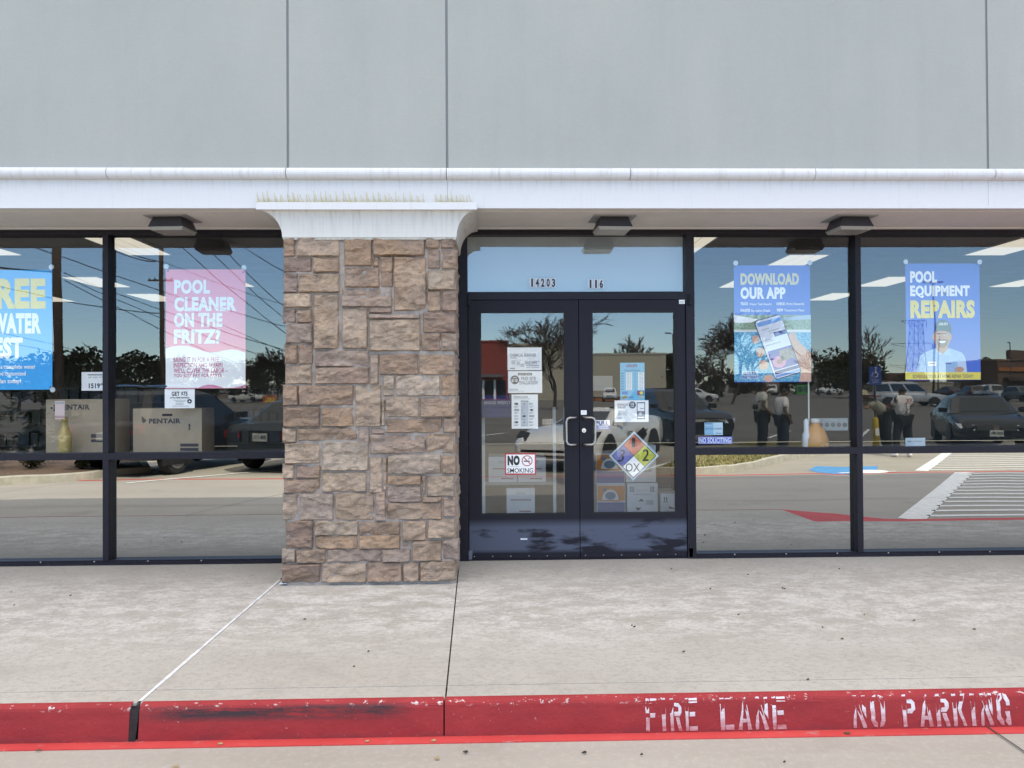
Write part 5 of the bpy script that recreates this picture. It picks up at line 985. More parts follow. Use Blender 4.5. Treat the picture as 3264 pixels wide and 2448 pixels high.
# dark SUV seen in the left windows
suv_st = [(-2.25, .86, .42, .98), (-2.17, .95, .33, 1.06), (-1.7, 1, .30, 1.10), (-.9, 1, .28, 1.09), (.2, 1, .28, 1.07), (.9, 1, .28, 1.06), (1.1, .99, .28, 1.04), (1.7, .97, .30, 1.0), (2.1, .91, .34, .92), (2.27, .82, .40, .80)]
suv_gh = (-2.16, -1.82, .10, 1.02, 1.07, 1.66, .86, .66)
def suv(label, pm, group=None, detail=2, rimm=RIM, name='parked_suv'):
    t = vehicle(name, label, 'car', 0, 1.9, suv_st, suv_gh, 2.76, .365, pm, front='suv', group=group, detail=detail, rimm=rimm)
    nose(t, 2.29, [('grille', BLKPL, [(0, -.42, .62), (0, .42, .62), (-.03, .46, .80), (-.03, -.46, .80)])] + [('headlight', LAMPC, [(0, s*.50, .66), (-.05, s*.80, .69), (-.08, s*.85, .80), (-.02, s*.50, .785)]) for s in (1, -1)] + [('bumper', BLKPL, [(0, -.70, .36), (0, .70, .36), (.0, .70, .52), (0, -.70, .52)])])
    nose(t, -2.265, [('tail_light', TAILR, [(0, s*.64, .82), (-.04, s*.88, .84), (-.05, s*.90, 1.02), (-.02, s*.66, 1.0)]) for s in (1, -1)] + [('bumper', BLKPL, [(.04, -.80, .40), (.04, .80, .40), (.03, .82, .56), (.03, -.82, .56)])], -1)
    plate_on(t, -2.265, 0, .78, -1); return t
BLACK = paint('near_black', (.012, .013, .017)); t = suv('dark SUV reflected in the left window, its alloy rear wheel facing the shop', paint('charcoal', (.02, .021, .026)))
mb = MB(); [mb.tube([(-1.9, s*.62, 1.74), (-1.0, s*.64, 1.77), (.1, s*.63, 1.74)], .02, 6) for s in (1, -1)]; mb.build('roof_rail', CHROME, t); mb = MB(); [mb.box(-2.27, -2.10, s*.955-.012, s*.955+.012, .80, .98) for s in (1, -1)]; mb.build('tail_chrome', CHROME, t)
ph = rad(-72); rw = rz(555, 1512, ZL); c_ = Vector((math.cos(ph), math.sin(ph), 0)); l_ = Vector((-math.sin(ph), math.cos(ph), 0)); ctr = rw + c_*1.38 - l_*.86; place(t, ctr.x, ctr.y, ph)
# dark sedan beside it
sed_st = [(-2.38, .80, .38, .84), (-2.28, .92, .30, .98), (-1.8, .98, .27, 1.01), (-1.2, 1, .25, .99), (0, 1, .24, .95), (.8, 1, .24, .94), (1.2, .99, .24, .92), (1.8, .96, .26, .84), (2.2, .88, .29, .74), (2.34, .76, .36, .62)]
sed_gh = (-1.88, -1.00, .22, 1.18, .96, 1.44, .82, .60)
def sedan(label, pm, group=None, detail=2, rimm=RIM, name='parked_sedan'):
    t = vehicle(name, label, 'car', 0, 1.82, sed_st, sed_gh, 2.72, .325, pm, group=group, detail=detail, rimm=rimm)
    nose(t, 2.355, [('grille', BLKPL, [(.02, -.42, .54), (.02, .42, .54), (-.02, .46, .66), (-.02, -.46, .66)])] + [('headlight', LAMPC, [(0, s*.46, .54), (-.10, s*.80, .59), (-.22, s*.88, .71), (-.06, s*.47, .67)]) for s in (1, -1)] + [('lower_intake', BLKPL, [(.0, -.6, .38), (.0, .6, .38), (.03, .6, .46), (.03, -.6, .46)])])
    nose(t, -2.395, [('tail_light', TAILR, [(0, s*.44, .70), (-.09, s*.84, .71), (-.09, s*.84, .86), (-.01, s*.46, .84)]) for s in (1, -1)] + [('bumper', BLKPL, [(.03, -.62, .36), (.03, .62, .36), (.02, .64, .44), (.02, -.64, .44)])], -1)
    return t
t = sedan('dark green grey sedan showing its plated tail beside the dark SUV', paint('green_grey', (.035, .045, .05))); plate_on(t, -2.40, 0, .72, -1, 'BBB 1TX')
ph = rad(-75); tc = rz(828, 1507, ZL); c_ = Vector((math.cos(ph), math.sin(ph), 0)); ctr = tc + c_*2.2; place(t, ctr.x+.12, ctr.y, ph)
# white sports car facing the doors
sp_st = [(-2.26, .84, .42, .92), (-2.15, .95, .30, 1.00), (-1.7, 1, .22, 1.03), (-1.2, 1, .18, 1.0), (-.4, .97, .16, .90), (.3, .96, .16, .86), (.8, .98, .16, .87), (1.4, 1, .17, .83), (1.85, .96, .20, .74), (2.12, .88, .26, .66), (2.32, .70, .34, .58)]
sp_gh = (-1.75, -.62, -.22, .98, .86, 1.22, .72, .50)
WH = paint('white', (.88, .88, .86), rough=.2)
t = vehicle('sports_car', 'low white sports car parked facing the glass doors', 'car', .06, 1.93, sp_st, sp_gh, 2.72, .345, WH, roofm=WH, rimm=RIMD)
nose(t, 2.25, [('headlight', BLKPL, [(0.02, s*.52, .605), (-.27, s*.90, .665), (-.50, s*.91, .79), (-.30, s*.60, .76)]) for s in (1, -1)] + [('lower_intake', BLKPL, [(.02, -.66, .30), (.02, .66, .30), (.10, .58, .44), (.10, -.58, .44)]), ('splitter', WH, [(.05, -.80, .24), (.05, .80, .24), (.05, .80, .27), (.05, -.80, .27)])])
mb = MB(); mb.add([(2.31, .0, .605), (2.24, .14, .66), (2.28, .06, .63), (2.24, -.14, .66), (2.28, -.06, .63)], [(0, 2, 1), (0, 3, 4)]); mb.build('emblem', M('emblem_dark', (.05, .03, .03), .3, .6), t)
for s_ in (1, -1): mb = MB(); mb.prism([(.3, s_*.965, .55), (-.55, s_*.985, .78), (-.75, s_*.99, .62), (-.30, s_*.975, .45)], (0, s_*.012, 0)); mb.build('side_scoop', BLKPL, t)
fw = Vector((2.28, -9.0, 0)); al = rad(30); hd = Vector((-math.sin(al), math.cos(al), 0)); rt = Vector((math.cos(al), math.sin(al), 0)); ctr = fw - hd*1.42 - rt*.88; place(t, ctr.x, ctr.y, math.atan2(hd.y, hd.x))
# other vehicles
t = suv('black SUV with a silver lit grille seen right of the white sports car', BLACK); mb = MB(); mb.box(2.27, 2.315, -.46, .46, .70, .78); mb.build('grille_bar', CHROME, t); p = rd(2150, 1300, -17.2); place(t, p.x+.1, -17.6, rad(78))
t = sedan('black sedan facing the shop at the right edge of the windows', BLACK); plate_on(t, 2.385, 0, .47, 1, 'GHK 4291'); mb = MB(); mb.lathe([(.055, 0), (.075, .0), (.075, .015), (.055, .015)], (2.36, 0, .60), 'x', 16); mb.box(2.36, 2.38, -.035, -.018, .56, .64); mb.box(2.36, 2.38, .018, .035, .56, .64); mb.box(2.36, 2.38, -.018, .018, .592, .608); mb.build('emblem', CHROME, t)
p = rd(3175, 1380, -12.6); hd_ = rad(112); place(t, p.x-2.3*math.cos(hd_), p.y-2.3*math.sin(hd_), hd_)
van_st = [(-3.05, .9, .45, 1.10), (-2.95, .97, .38, 1.16), (-1, 1, .36, 1.16), (1.2, 1, .36, 1.15), (1.6, 1, .36, 1.14), (2.3, .97, .38, 1.08), (2.8, .92, .42, .98), (3.0, .84, .5, .86)]
SILV = paint('silver', (.46, .47, .47), .3, .3)
t = vehicle('parked_van', 'long silver passenger van behind the blue accessible parking sign', 'van', 0, 2.03, van_st, (-3.02, -2.92, .55, 1.72, 1.16, 2.1, .95, .82), 3.7, .40, SILV); nose(t, 3.01, [('grille', BLKPL, [(0, -.5, .7), (0, .5, .7), (-.02, .5, .92), (-.02, -.5, .92)])] + [('headlight', LAMPC, [(0, s*.56, .70), (-.05, s*.9, .72), (-.08, s*.9, .90), (-.02, s*.56, .88)]) for s in (1, -1)])
p = rd(2890, 1290, -58); place(t, p.x, p.y, rad(6))
DRED = paint('dark_maroon', (.05, .015, .022)); WHC = paint('far_white', (.70, .70, .69))
for lab, kind, pm, px, Y, rot in (('small dark maroon car parked left of the dark SUV, beyond the van', sedan, DRED, 3022, -102, -88), ('black SUV seen from behind between the maroon car and silver truck', suv, BLACK, 3089, -84, -82), ('white SUV angled on the far side of the road', suv, WHC, 2640, -110, 150), ('white sedan poking out from the door post at the far left of its row', sedan, WHC, 2226, -84, 20), ('white SUV partly behind the black SUV in the far right row', suv, WHC, 3124, -92, -80), ('white SUV far away behind the standing people', suv, WHC, 2460, -118, 112), ('white sedan far behind the tree trunk right of the people', sedan, WHC, 2512, -122, 110), ('white SUV glimpsed through the right door over the sports car', suv, WHC, 1945, -88, 100), ('grey SUV at the extreme right of the far row', suv, paint('grey', (.10, .11, .12)), 3262, -70, 92), ('white sedan far away right of the dark SUV roof', sedan, WHC, 790, -95, 20), ('white SUV far beyond the yellow bottle', suv, WHC, 245, -80, 25)):
    t = kind(lab, pm, 'cars parked far across the lot', 1); p = rd(px, 1260, Y); place(t, p.x, p.y, rad(rot))
pk_st = [(-2.7, .9, .55, 1.05), (-2.6, .98, .5, 1.08), (-1.0, 1, .46, 1.08), (.6, 1, .46, 1.10), (1.1, 1, .46, 1.10), (2.0, .98, .48, 1.06), (2.5, .93, .52, .98), (2.68, .86, .58, .86)]
t = vehicle('pickup_truck', 'silver pickup truck facing the shop, right of the black SUV', 'truck', 0, 1.95, pk_st, (-.75, -.55, .5, 1.15, 1.10, 1.78, .86, .70), 3.3, .39, SILV, group=None); nose(t, 2.70, [('grille', BLKPL, [(.02, -.45, .70), (.02, .45, .70), (0, .45, .90), (0, -.45, .90)]), ('bumper', CHROME, [(.06, -.85, .50), (.06, .85, .50), (.06, .85, .62), (.06, -.85, .62)])] + [('headlight', LAMPC, [(-.02, s*.52, .74), (-.08, s*.84, .76), (-.08, s*.84, .92), (-.02, s*.52, .92)]) for s in (1, -1)]); plate_on(t, 2.77, 0, .56, 1)
p = rd(3166, 1260, -78); place(t, p.x, p.y, rad(96))
# ------------------------------------------------------------------ people (local: facing +X, left = +Y)
def skin(name, nodes, edges, mat, parent, sub=1):
    me = bpy.data.meshes.new(name); ks = list(nodes); ix = {k: i for i, k in enumerate(ks)}
    me.from_pydata([nodes[k][0] for k in ks], [(ix[a], ix[b_]) for a, b_ in edges], []); o = bpy.data.objects.new(name, me); COL.objects.link(o)
    o.modifiers.new('skin', 'SKIN'); me.skin_vertices[0].data[0].use_root = True
    for k in ks:
        r = nodes[k][1]; me.skin_vertices[0].data[ix[k]].radius = r if isinstance(r, tuple) else (r, r)
    s_ = o.modifiers.new('sub', 'SUBSURF'); s_.levels = s_.render_levels = sub
    dg = bpy.context.evaluated_depsgraph_get(); m2 = bpy.data.meshes.new_from_object(o.evaluated_get(dg)); m2.name = name; o.modifiers.clear(); o.data = m2; bpy.data.meshes.remove(me)
    m2.materials.clear(); m2.materials.append(mat); m2.polygons.foreach_set('use_smooth', [True]*len(m2.polygons)); o.parent = parent; ORG[o] = ORG[parent]; return o
def person(label, J, clothes, skinm, hairm, scale, loc, rot, hat=None, shoes=None, bag=False, back=None):
    t = thing('person', label, 'person', (0, 0, 0)); V = lambda k: Vector(J[k])
    N = {'pelvis': (V('pelvis'), .12), 'waist': (V('pelvis').lerp(V('chest'), .5), .115), 'chest': (V('chest'), .13), 'neck': (V('neck'), .055), 'jaw': (V('head')+Vector((.012, 0, -.06)), .068), 'head': (V('head'), .088), 'crown': (V('head')+Vector((-.01, 0, .075)), .07)}
    E = [('pelvis', 'waist'), ('waist', 'chest'), ('chest', 'neck'), ('neck', 'jaw'), ('jaw', 'head'), ('head', 'crown')]
    fx = Vector(J.get('face', (1, 0, 0))); N['nose'] = (V('head')+fx*.098+Vector((0, 0, -.015)), .014); N['chin'] = (V('head')+fx*.055+Vector((0, 0, -.095)), .04); E += [('head', 'nose'), ('jaw', 'chin')]
    for s_, q in ((1, 'l'), (-1, 'r')):
        for k, r in (('sh', .062), ('el', .042), ('wr', .030), ('hip', .09), ('kn', .062), ('an', .042), ('toe', .035)): N[k+q] = (V(k+q), r)
        h = (V('wr'+q)-V('el'+q)).normalized(); sd = h.cross(Vector((0, 1, 0))).normalized() if abs(h.y) < .9 else Vector((1, 0, 0)); N['palm'+q] = (V('wr'+q)+h*.06, .034)
        E += [('chest', 'sh'+q), ('sh'+q, 'el'+q), ('el'+q, 'wr'+q), ('wr'+q, 'palm'+q), ('pelvis', 'hip'+q), ('hip'+q, 'kn'+q), ('kn'+q, 'an'+q), ('an'+q, 'toe'+q)]
        for i in range(4):
            off = sd*(.024-.016*i); L = (.062, .075, .07, .055)[i]; a = V('wr'+q)+h*.085+off; b_ = a+h*L*.55; c_ = b_+h*L*.4-Vector((0, s_*.018, 0)); N['f%da%s' % (i, q)] = (a, .010); N['f%db%s' % (i, q)] = (b_, .009); N['f%dc%s' % (i, q)] = (c_, .008); E += [('palm'+q, 'f%da%s' % (i, q)), ('f%da%s' % (i, q), 'f%db%s' % (i, q)), ('f%db%s' % (i, q), 'f%dc%s' % (i, q))]
        a = V('wr'+q)+h*.045+sd*.036; N['t1'+q] = (a, .012); N['t2'+q] = (a+h*.045+sd*.012, .010); E += [('palm'+q, 't1'+q), ('t1'+q, 't2'+q)]
    skin('body', N, E, skinm, t, 1)
    for s_ in (1, -1):
        mb = MB(); side = fx.cross(Vector((0, 0, 1))).normalized(); c_ = V('head')+fx*.082+side*.032*s_+Vector((0, 0, .01)); mb.lathe([(.004, -.006), (.012, 0), (.004, .006)], c_, 'x', 8); mb.build('eye', M('eye_dark', (.02, .015, .012), .3), t)
        c_ = V('head')+side*.092*s_+Vector((0, 0, -.01)); mb = MB(); mb.lathe([(.008, -.008), (.026, 0), (.010, .008)], c_, 'y', 10); mb.build('ear', skinm, t)
    shirt, trous, slv = clothes
    SN = {'a': (V('pelvis')+Vector((0, 0, .01)), .165), 'b': (V('pelvis').lerp(V('chest'), .5), .165), 'c': (V('chest'), .165), 'd': (V('neck')-Vector((0, 0, .035)), .085)}; SE = [('a', 'b'), ('b', 'c'), ('c', 'd')]
    for q in 'lr': SN['s'+q] = (V('sh'+q), .092); SN['e'+q] = (V('sh'+q).lerp(V('el'+q), slv), .082); SE += [('c', 's'+q), ('s'+q, 'e'+q)]
    so_ = skin('shirt', SN, SE, shirt, t, 1)
    TN = {'p': (V('pelvis')-Vector((0, 0, .02)), .155)}; TE = []
    for q in 'lr':
        TN['h'+q] = (V('hip'+q), .125); TN['k'+q] = (V('kn'+q), .098); TN['a'+q] = (V('an'+q)+Vector((0, 0, .03)), .085); TE += [('p', 'h'+q), ('h'+q, 'k'+q), ('k'+q, 'a'+q)]
    skin('trousers', TN, TE, trous, t, 1)
    for q in 'lr':
        a = V('an'+q); b_ = V('toe'+q); skin('shoe', {'h': (Vector((a.x, a.y, .045))-(b_-a).normalized()*.05, .05), 'm': (Vector(((a.x+b_.x)/2, (a.y+b_.y)/2, .045)), .05), 't': (Vector((b_.x, b_.y, .038)), .042)}, [('h', 'm'), ('m', 't')], shoes or BLKPL, t, 1)
    if hairm: skin('hair', {'a': (V('head')-fx*.03+Vector((0, 0, -.02)), .088), 'b': (V('head')-fx*.018+Vector((0, 0, .05)), .096), 'c': (V('head')+fx*.03+Vector((0, 0, .085)), .066)}, [('a', 'b'), ('b', 'c')], hairm, t, 1)
    if hat:
        mb = MB(); hc = V('head')+Vector((0, 0, .03)); mb.lathe([(.15, -.02), (.155, -.012), (.105, .01), (.10, .08), (.07, .105), (.01, .11)], hc, 'z', 20); mb.build('bucket_hat', hat, t, smooth=True)
    if bag:
        skin('crossbody_bag', {'a': (V('chest')+Vector((-.16, .05, -.06)), .085), 'b': (V('chest')+Vector((-.19, .05, -.24)), .10)}, [('a', 'b')], M('bag_black', (.03, .03, .035), .6), t, 1)
        mb = MB(); mb.tube([V('chest')+Vector((-.16, .14, -.05)), V('chest')+Vector((.10, .13, .13)), V('chest')+Vector((.165, 0, .06)), V('chest')+Vector((.15, -.10, -.10))], .016, 6); mb.build('bag_strap', M('bag_black', (.03, .03, .035), .6), t)
    if back: back(t, so_)
    t.scale = (scale,)*3; t.location = loc; t.rotation_euler.z = rot; return t
J0_ = dict(pelvis=(0, 0, .95), chest=(.01, 0, 1.28), neck=(.01, 0, 1.49), head=(.045, 0, 1.62), shl=(0, .18, 1.42), shr=(0, -.18, 1.42), ell=(-.05, .23, 1.14), elr=(-.04, -.23, 1.14), wrl=(.08, .23, .92), wrr=(.09, -.22, .92), hipl=(0, .09, .90), hipr=(0, -.09, .90), knl=(.03, .10, .50), knr=(.02, -.10, .50), anl=(-.02, .11, .08), anr=(-.02, -.10, .08), toel=(.16, .12, .035), toer=(.16, -.11, .035))
SK1 = M('skin_brown', (.17, .095, .06), .55); SK2 = M('skin_tan', (.36, .21, .14), .55); HAIR = M('hair_black', (.012, .011, .012), .6)
TW = M('shirt_white', (.84, .83, .85), .9, var=.05, scale=9, bump=.4, bscale=14); TCR = M('shirt_cream', (.66, .65, .59), .9, var=.08, scale=9, bump=.4, bscale=14); PB = M('trousers_black', (.022, .022, .025), .9); PN = M('jeans_dark', (.025, .032, .05), .9); TKH = M('shirt_khaki', (.40, .39, .32), .9)
def ppos(px, py): p = rz(px, py, ZL+.004); return p
pA = ppos(2432, 1441); J = dict(J0_, chest=(-.02, 0, 1.28), head=(.06, 0, 1.60), neck=(-.01, 0, 1.48), wrl=(.14, .20, .96), wrr=(.14, -.2, .96))
person('person in a cream T-shirt with a black crossbody bag and black trousers, facing right', J, (TCR, PB, .62), SK1, HAIR, 1.04, (pA.x, pA.y, ZL+.004), 0, bag=True)
pB = ppos(2494, 1444)
def chestmark(t, so_): mb = MB(); mb.add([(.175, -.02, 1.34), (.178, .02, 1.36), (.176, .0, 1.31), (.174, .05, 1.38)], [(0, 1, 2), (1, 3, 2)]); mb.build('chest_emblem', M('emblem_orange', (.6, .2, .1), .7), t)
person('person in a white T-shirt and dark jeans standing in front of the bag wearer', dict(J0_, head=(.06, 0, 1.60)), (TW, PN, .75), SK1, HAIR, .95, (pB.x, pB.y, ZL+.004), rad(-8), back=chestmark)
pC = ppos(2882, 1457)
def shirtback(t, so_):
    for ch, z0, z1, mt_ in (('X', 1.315, 1.42, M('ink_orange', (.62, .13, .05), .7)),):
        mb = MB(); mb.text(ch, None, 0, 0, .05, quad=((-.178, .055, z0), (0, -.11, 0), (.004, 0, z1-z0))); mb.build('back_lettering', mt_, t)
    mb = MB(); pts = lambda y, z: Vector((-.181, y, z))
    def stroke(a, b_): mb.tube([pts(*a), pts(*b_)], .009, 4)
    for a, b_ in (((.05, 1.30), (-.05, 1.30)), ((-.05, 1.30), (-.05, 1.26)), ((.05, 1.23), (-.05, 1.23)), ((.05, 1.16), (-.05, 1.16)), ((.05, 1.23), (.05, 1.16)), ((-.05, 1.23), (-.05, 1.16)), ((.05, 1.12), (-.05, 1.12)), ((.05, 1.05), (-.05, 1.05)), ((.05, 1.12), (.05, 1.05)), ((-.05, 1.12), (-.05, 1.05)), ((.05, 1.01), (-.05, 1.01)), ((-.05, 1.01), (-.05, .94)), ((.0, 1.01), (.0, .95))): stroke(a, b_)
    mb.build('back_lettering', INK, t)
JC = dict(J0_, anl=(-.02, .15, .08), anr=(-.03, -.20, .08), toel=(.14, .20, .035), toer=(.12, -.27, .035), knl=(.02, .13, .5), knr=(.02, -.16, .5), ell=(.12, .24, 1.2), wrl=(.32, .18, 1.22), elr=(.10, -.26, 1.18), wrr=(.30, -.2, 1.2), head=(.10, .03, 1.58), chest=(.04, 0, 1.26), neck=(.06, 0, 1.46))
SHW = M('shoe_white', (.70, .70, .70), .6)
t = person('person seen from behind, orange X on white shirt, black shorts and white shoes', JC, (TW, PB, .7), SK1, HAIR, .97, (pC.x, pC.y, ZL+.004), rad(-96), shoes=SHW, back=shirtback)
JD = dict(J0_, chest=(.28, 0, 1.16), neck=(.44, 0, 1.28), head=(.55, 0, 1.36), shl=(.38, .17, 1.24), shr=(.38, -.17, 1.24), ell=(.58, .22, 1.06), elr=(.58, -.22, 1.06), wrl=(.80, .12, 1.14), wrr=(.80, -.12, 1.14), pelvis=(-.02, 0, .93))
pD = ppos(2858, 1449); t = person('person in a tan bucket hat bending towards the accessible parking sign post', JD, (TKH, PB, .75), SK2, HAIR, 1.06, (pD.x+.15, pD.y-.75, ZL+.004), rad(180), hat=M('hat_tan', (.50, .42, .28), .9))
# accessible parking sign in its yellow bollard
pS = ppos(2792, 1442); t = thing('parking_sign', 'blue accessible parking sign on a post set in a yellow bollard', 'parking sign', pS)
mb = MB(); mb.lathe([(.085, 0), (.085, .80), (.07, .88), (.03, .905)], pS, 'z', 18); mb.build('bollard', M('bollard_yellow', (.62, .44, .03), .5, var=.1, scale=8), t, smooth=True)
mb = MB(); mb.box(pS.x-.055, pS.x+.055, pS.y+.083, pS.y+.089, ZL+.42, ZL+.62); mb.build('sticker', WHT, t)
mb = MB(); mb.tube([(pS.x, pS.y, ZL+.85), (pS.x, pS.y, ZL+2.16)], .03, 8); mb.build('post', M('post_brown', (.12, .075, .06), .6, .3), t)
mb = MB(); zz = ZL+1.72; a_ = .155; n = 5; loop = []
for cx_, cz_, t0 in ((a_-.02, zz+.44, 0), (-a_+.02, zz+.44, 90), (-a_+.02, zz+.02, 180), (a_-.02, zz+.02, 270)): loop += [(pS.x+cx_+.02*math.cos(rad(t0+90*k/3)), pS.y+.045, cz_+.02*math.sin(rad(t0+90*k/3))) for k in range(4)]
mb.prism(loop, (0, -.004, 0)); pl = mb.build('sign_plate', M('sign_blue', (.04, .09, .34), .35), t)
mb = MB(); yv = pS.y+.048; P = lambda x, z: Vector((pS.x-x, yv, zz+z)); 
mb.tube([P(.06*math.cos(k)-.01, .25+.06*math.sin(k)) for k in [rad(100+26*i) for i in range(10)]], .008, 6); mb.tube([P(-.02, .40), P(-.015, .30), P(.05, .295), P(.085, .22), P(.105, .225)], .009, 6); mb.lathe([(.018, -.004), (.018, .004)], P(-.025, .425), 'y', 10)
mb.build('wheelchair_symbol', WHT, t); mb = MB(); [mb.box(pS.x-w_, pS.x+w_, yv-.001, yv+.002, zz+z, zz+z+.014) for z, w_ in ((.12, .10), (.085, .07), (.05, .085))]; mb.build('sign_text', M('sign_pale', (.35, .42, .62), .5), t)
mb = MB(); mb.box(pS.x+.05, pS.x+.42, pS.y+.02, pS.y+.06, ZL+1.20, ZL+1.24); mb.box(pS.x-.30, pS.x+.02, pS.y+.02, pS.y+.30, ZL+1.42, ZL+1.45); tag(mb.build('clipped_tray', M('tray_red', (.16, .03, .03), .5)), 'dark red tray fixed across the accessible parking sign post', 'tray')
# ------------------------------------------------------------------ buildings and trees across the lot
def shopblock(name, lab, px0, px1, pyt, Y, depth, mat, roofm, rows=None, cat='building'):
    A, B = rd(px0, pyt, Y), rd(px1, pyt, Y); zg = lotz(0, Y)-.1; t = thing(name, lab, cat, ((A.x+B.x)/2, Y, zg)); mb = MB(); mb.box(A.x, B.x, Y-depth, Y, zg, A.z); mb.build('wall', mat, t)
    mb = MB(); mb.box(A.x-.15, B.x+.15, Y-depth-.1, Y+.12, A.z, A.z+.22); mb.build('parapet', roofm, t); return t, A, B, zg
def bits(t, name, mat, boxes): mb = MB(); [mb.box(*b_) for b_ in boxes]; mb.each(name, mat, t)
BEI = M('beige_wall', (.40, .355, .27), .9, var=.06, scale=.4); REDW = M('red_wall', (.27, .055, .045), .85, var=.08, scale=.5); PALE = M('pale_trim', (.45, .42, .36), .9)
t, A, B, zg = shopblock('red_store', 'red fronted store seen in the left glass door', 1380, 1618, 1092, -94, 20, REDW, REDW); bits(t, 'awning', M('awning_grey', (.14, .12, .13), .8), [(B.x-7, B.x-.6, -94, -92.6, zg+2.9, zg+3.3)]); bits(t, 'store_window', CARGLASS, [(B.x-6+i*1.5, B.x-4.8+i*1.5, -94.02, -93.95, zg+.3, zg+2.5) for i in range(4)]); bits(t, 'window_trim', WHT, [(B.x-4.9+i*1.5, B.x-4.6+i*1.5, -94, -93.9, zg+.2, zg+2.6) for i in range(3)])
t, A, B, zg = shopblock('beige_store', 'long blank beige store wall beyond the white sports car', 1621, 2121, 1134, -98, 24, BEI, PALE); bits(t, 'raised_parapet', BEI, [(A.x, A.x+9.5, -99.5, -97.9, A.z, A.z+1.6)]); bits(t, 'wall_lamp', CHROME, [(B.x-.5, B.x-.3, -98, -97.8, zg+3, zg+3.2)])
t, A, B, zg = shopblock('orange_fronted_store', 'orange banded low store across the lot seen in right door', 1895, 2100, 1262, -92, 3, M('orange_band', (.36, .13, .05), .8), PALE)
t, A, B, zg = shopblock('low_shops', 'low row of brown shops with pale pillars behind the people', 2400, 2760, 1196, -140, 16, M('shop_brown', (.22, .165, .14), .9), M('roof_dark', (.07, .05, .045), .9)); bits(t, 'pillar', BEI, [(A.x+(B.x-A.x)*f, A.x+(B.x-A.x)*f+1.5, -140, -139.2, zg, A.z-.2) for f in (.28, .36, .60)]); bits(t, 'store_window', CARGLASS, [(A.x+(B.x-A.x)*f, A.x+(B.x-A.x)*f+2.5, -140.02, -139.9, zg+.6, zg+2.8) for f in (.48, .70, .80, .9)])
t, A, B, zg = shopblock('beige_house', 'beige house with a brown gable behind the silver van', 2830, 3140, 1222, -125, 12, BEI, PALE); mb = MB(); mx = (A.x*.75+B.x*.25); mb.prism([(mx-3.4, -124.9, A.z), (mx+3.4, -124.9, A.z), (mx+2, -124.9, A.z+2.0), (mx-2, -124.9, A.z+2.0)], (0, -10, 0)); mb.build('roof', M('roof_brown', (.13, .06, .05), .9), t); bits(t, 'window', CARGLASS, [(mx-.6, mx+.6, -124.95, -124.8, zg+2.5, zg+3.6)])
t, A, B, zg = shopblock('brown_restaurant', 'brown restaurant with an orange band at the far right', 3180, 3420, 1150, -115, 14, M('rest_brown', (.14, .09, .07), .9), M('rest_trim', (.30, .20, .15), .9)); bits(t, 'orange_band', M('orange_band', (.36, .13, .05), .8), [(A.x, B.x, -115, -114.7, A.z-1.6, A.z-1.0)]); bits(t, 'tower', M('rest_brown', (.14, .09, .07), .9), [(A.x+2.2, A.x+6, -116, -114.8, A.z, A.z+1.6)]); bits(t, 'awning', M('roof_dark', (.07, .05, .045), .9), [(A.x+1, B.x-1, -115, -113.8, zg+2.4, zg+2.9)])
t, A, B, zg = shopblock('roadside_store', 'low brown roadside store with a lit canopy beyond the dark SUV', 640, 800, 1250, -130, 12, M('shop_brown', (.22, .165, .14), .9), PALE); bits(t, 'canopy', M('canopy_red', (.30, .05, .05), .8), [(A.x+1, A.x+5, -130, -128.5, zg+2.6, zg+3.1)])
# roadside sign
c_ = rd(852, 1300, -88); zg = lotz(0, -88); t = thing('roadside_sign', 'orange roadside pylon sign right of the dark SUV', 'sign', (c_.x, -88, zg)); a = rd(833, 1262, -88); b_ = rd(878, 1289, -88); mb = MB(); mb.box(a.x, b_.x, -88.3, -88, b_.z, a.z); mb.build('orange_panel', M('sign_orange', (.50, .14, .06), .6), t); mb = MB(); mb.box(a.x, b_.x, -88.29, -88.01, b_.z-.42, b_.z-.004); mb.build('white_panel', WHT, t); mb = MB(); mb.box(a.x+.1, b_.x-.1, -88.25, -88.05, zg, b_.z-.43); mb.build('base', BLKPL, t); mb = MB(); mb.text('GRILL', None, 0, 0, .04, quad=((b_.x-.25, -87.98, b_.z+.25), (-(b_.x-a.x-.5), 0, 0), (0, 0, (a.z-b_.z)*.5))); mb.build('lettering', YEL, t)
t = thing('newspaper_box', 'bright green newspaper boxes standing before the far shops', 'newspaper box', (*rd(2555, 1262, -116).xy, lotz(0, -116))); p = rd(2557, 1262, -116); zg = lotz(0, -116)
mb = MB(); mb.box(p.x-1.05, p.x+1.05, -116.8, -116, zg+.1, zg+1.5); mb.build('case', M('box_green', (.06, .33, .07), .5), t); mb = MB(); [mb.box(p.x+s_*.5-.33, p.x+s_*.5+.33, -116.02, -115.97, zg+.45, zg+1.3) for s_ in (-1, 1)]; mb.build('window', M('box_window', (.06, .09, .12), .3), t)
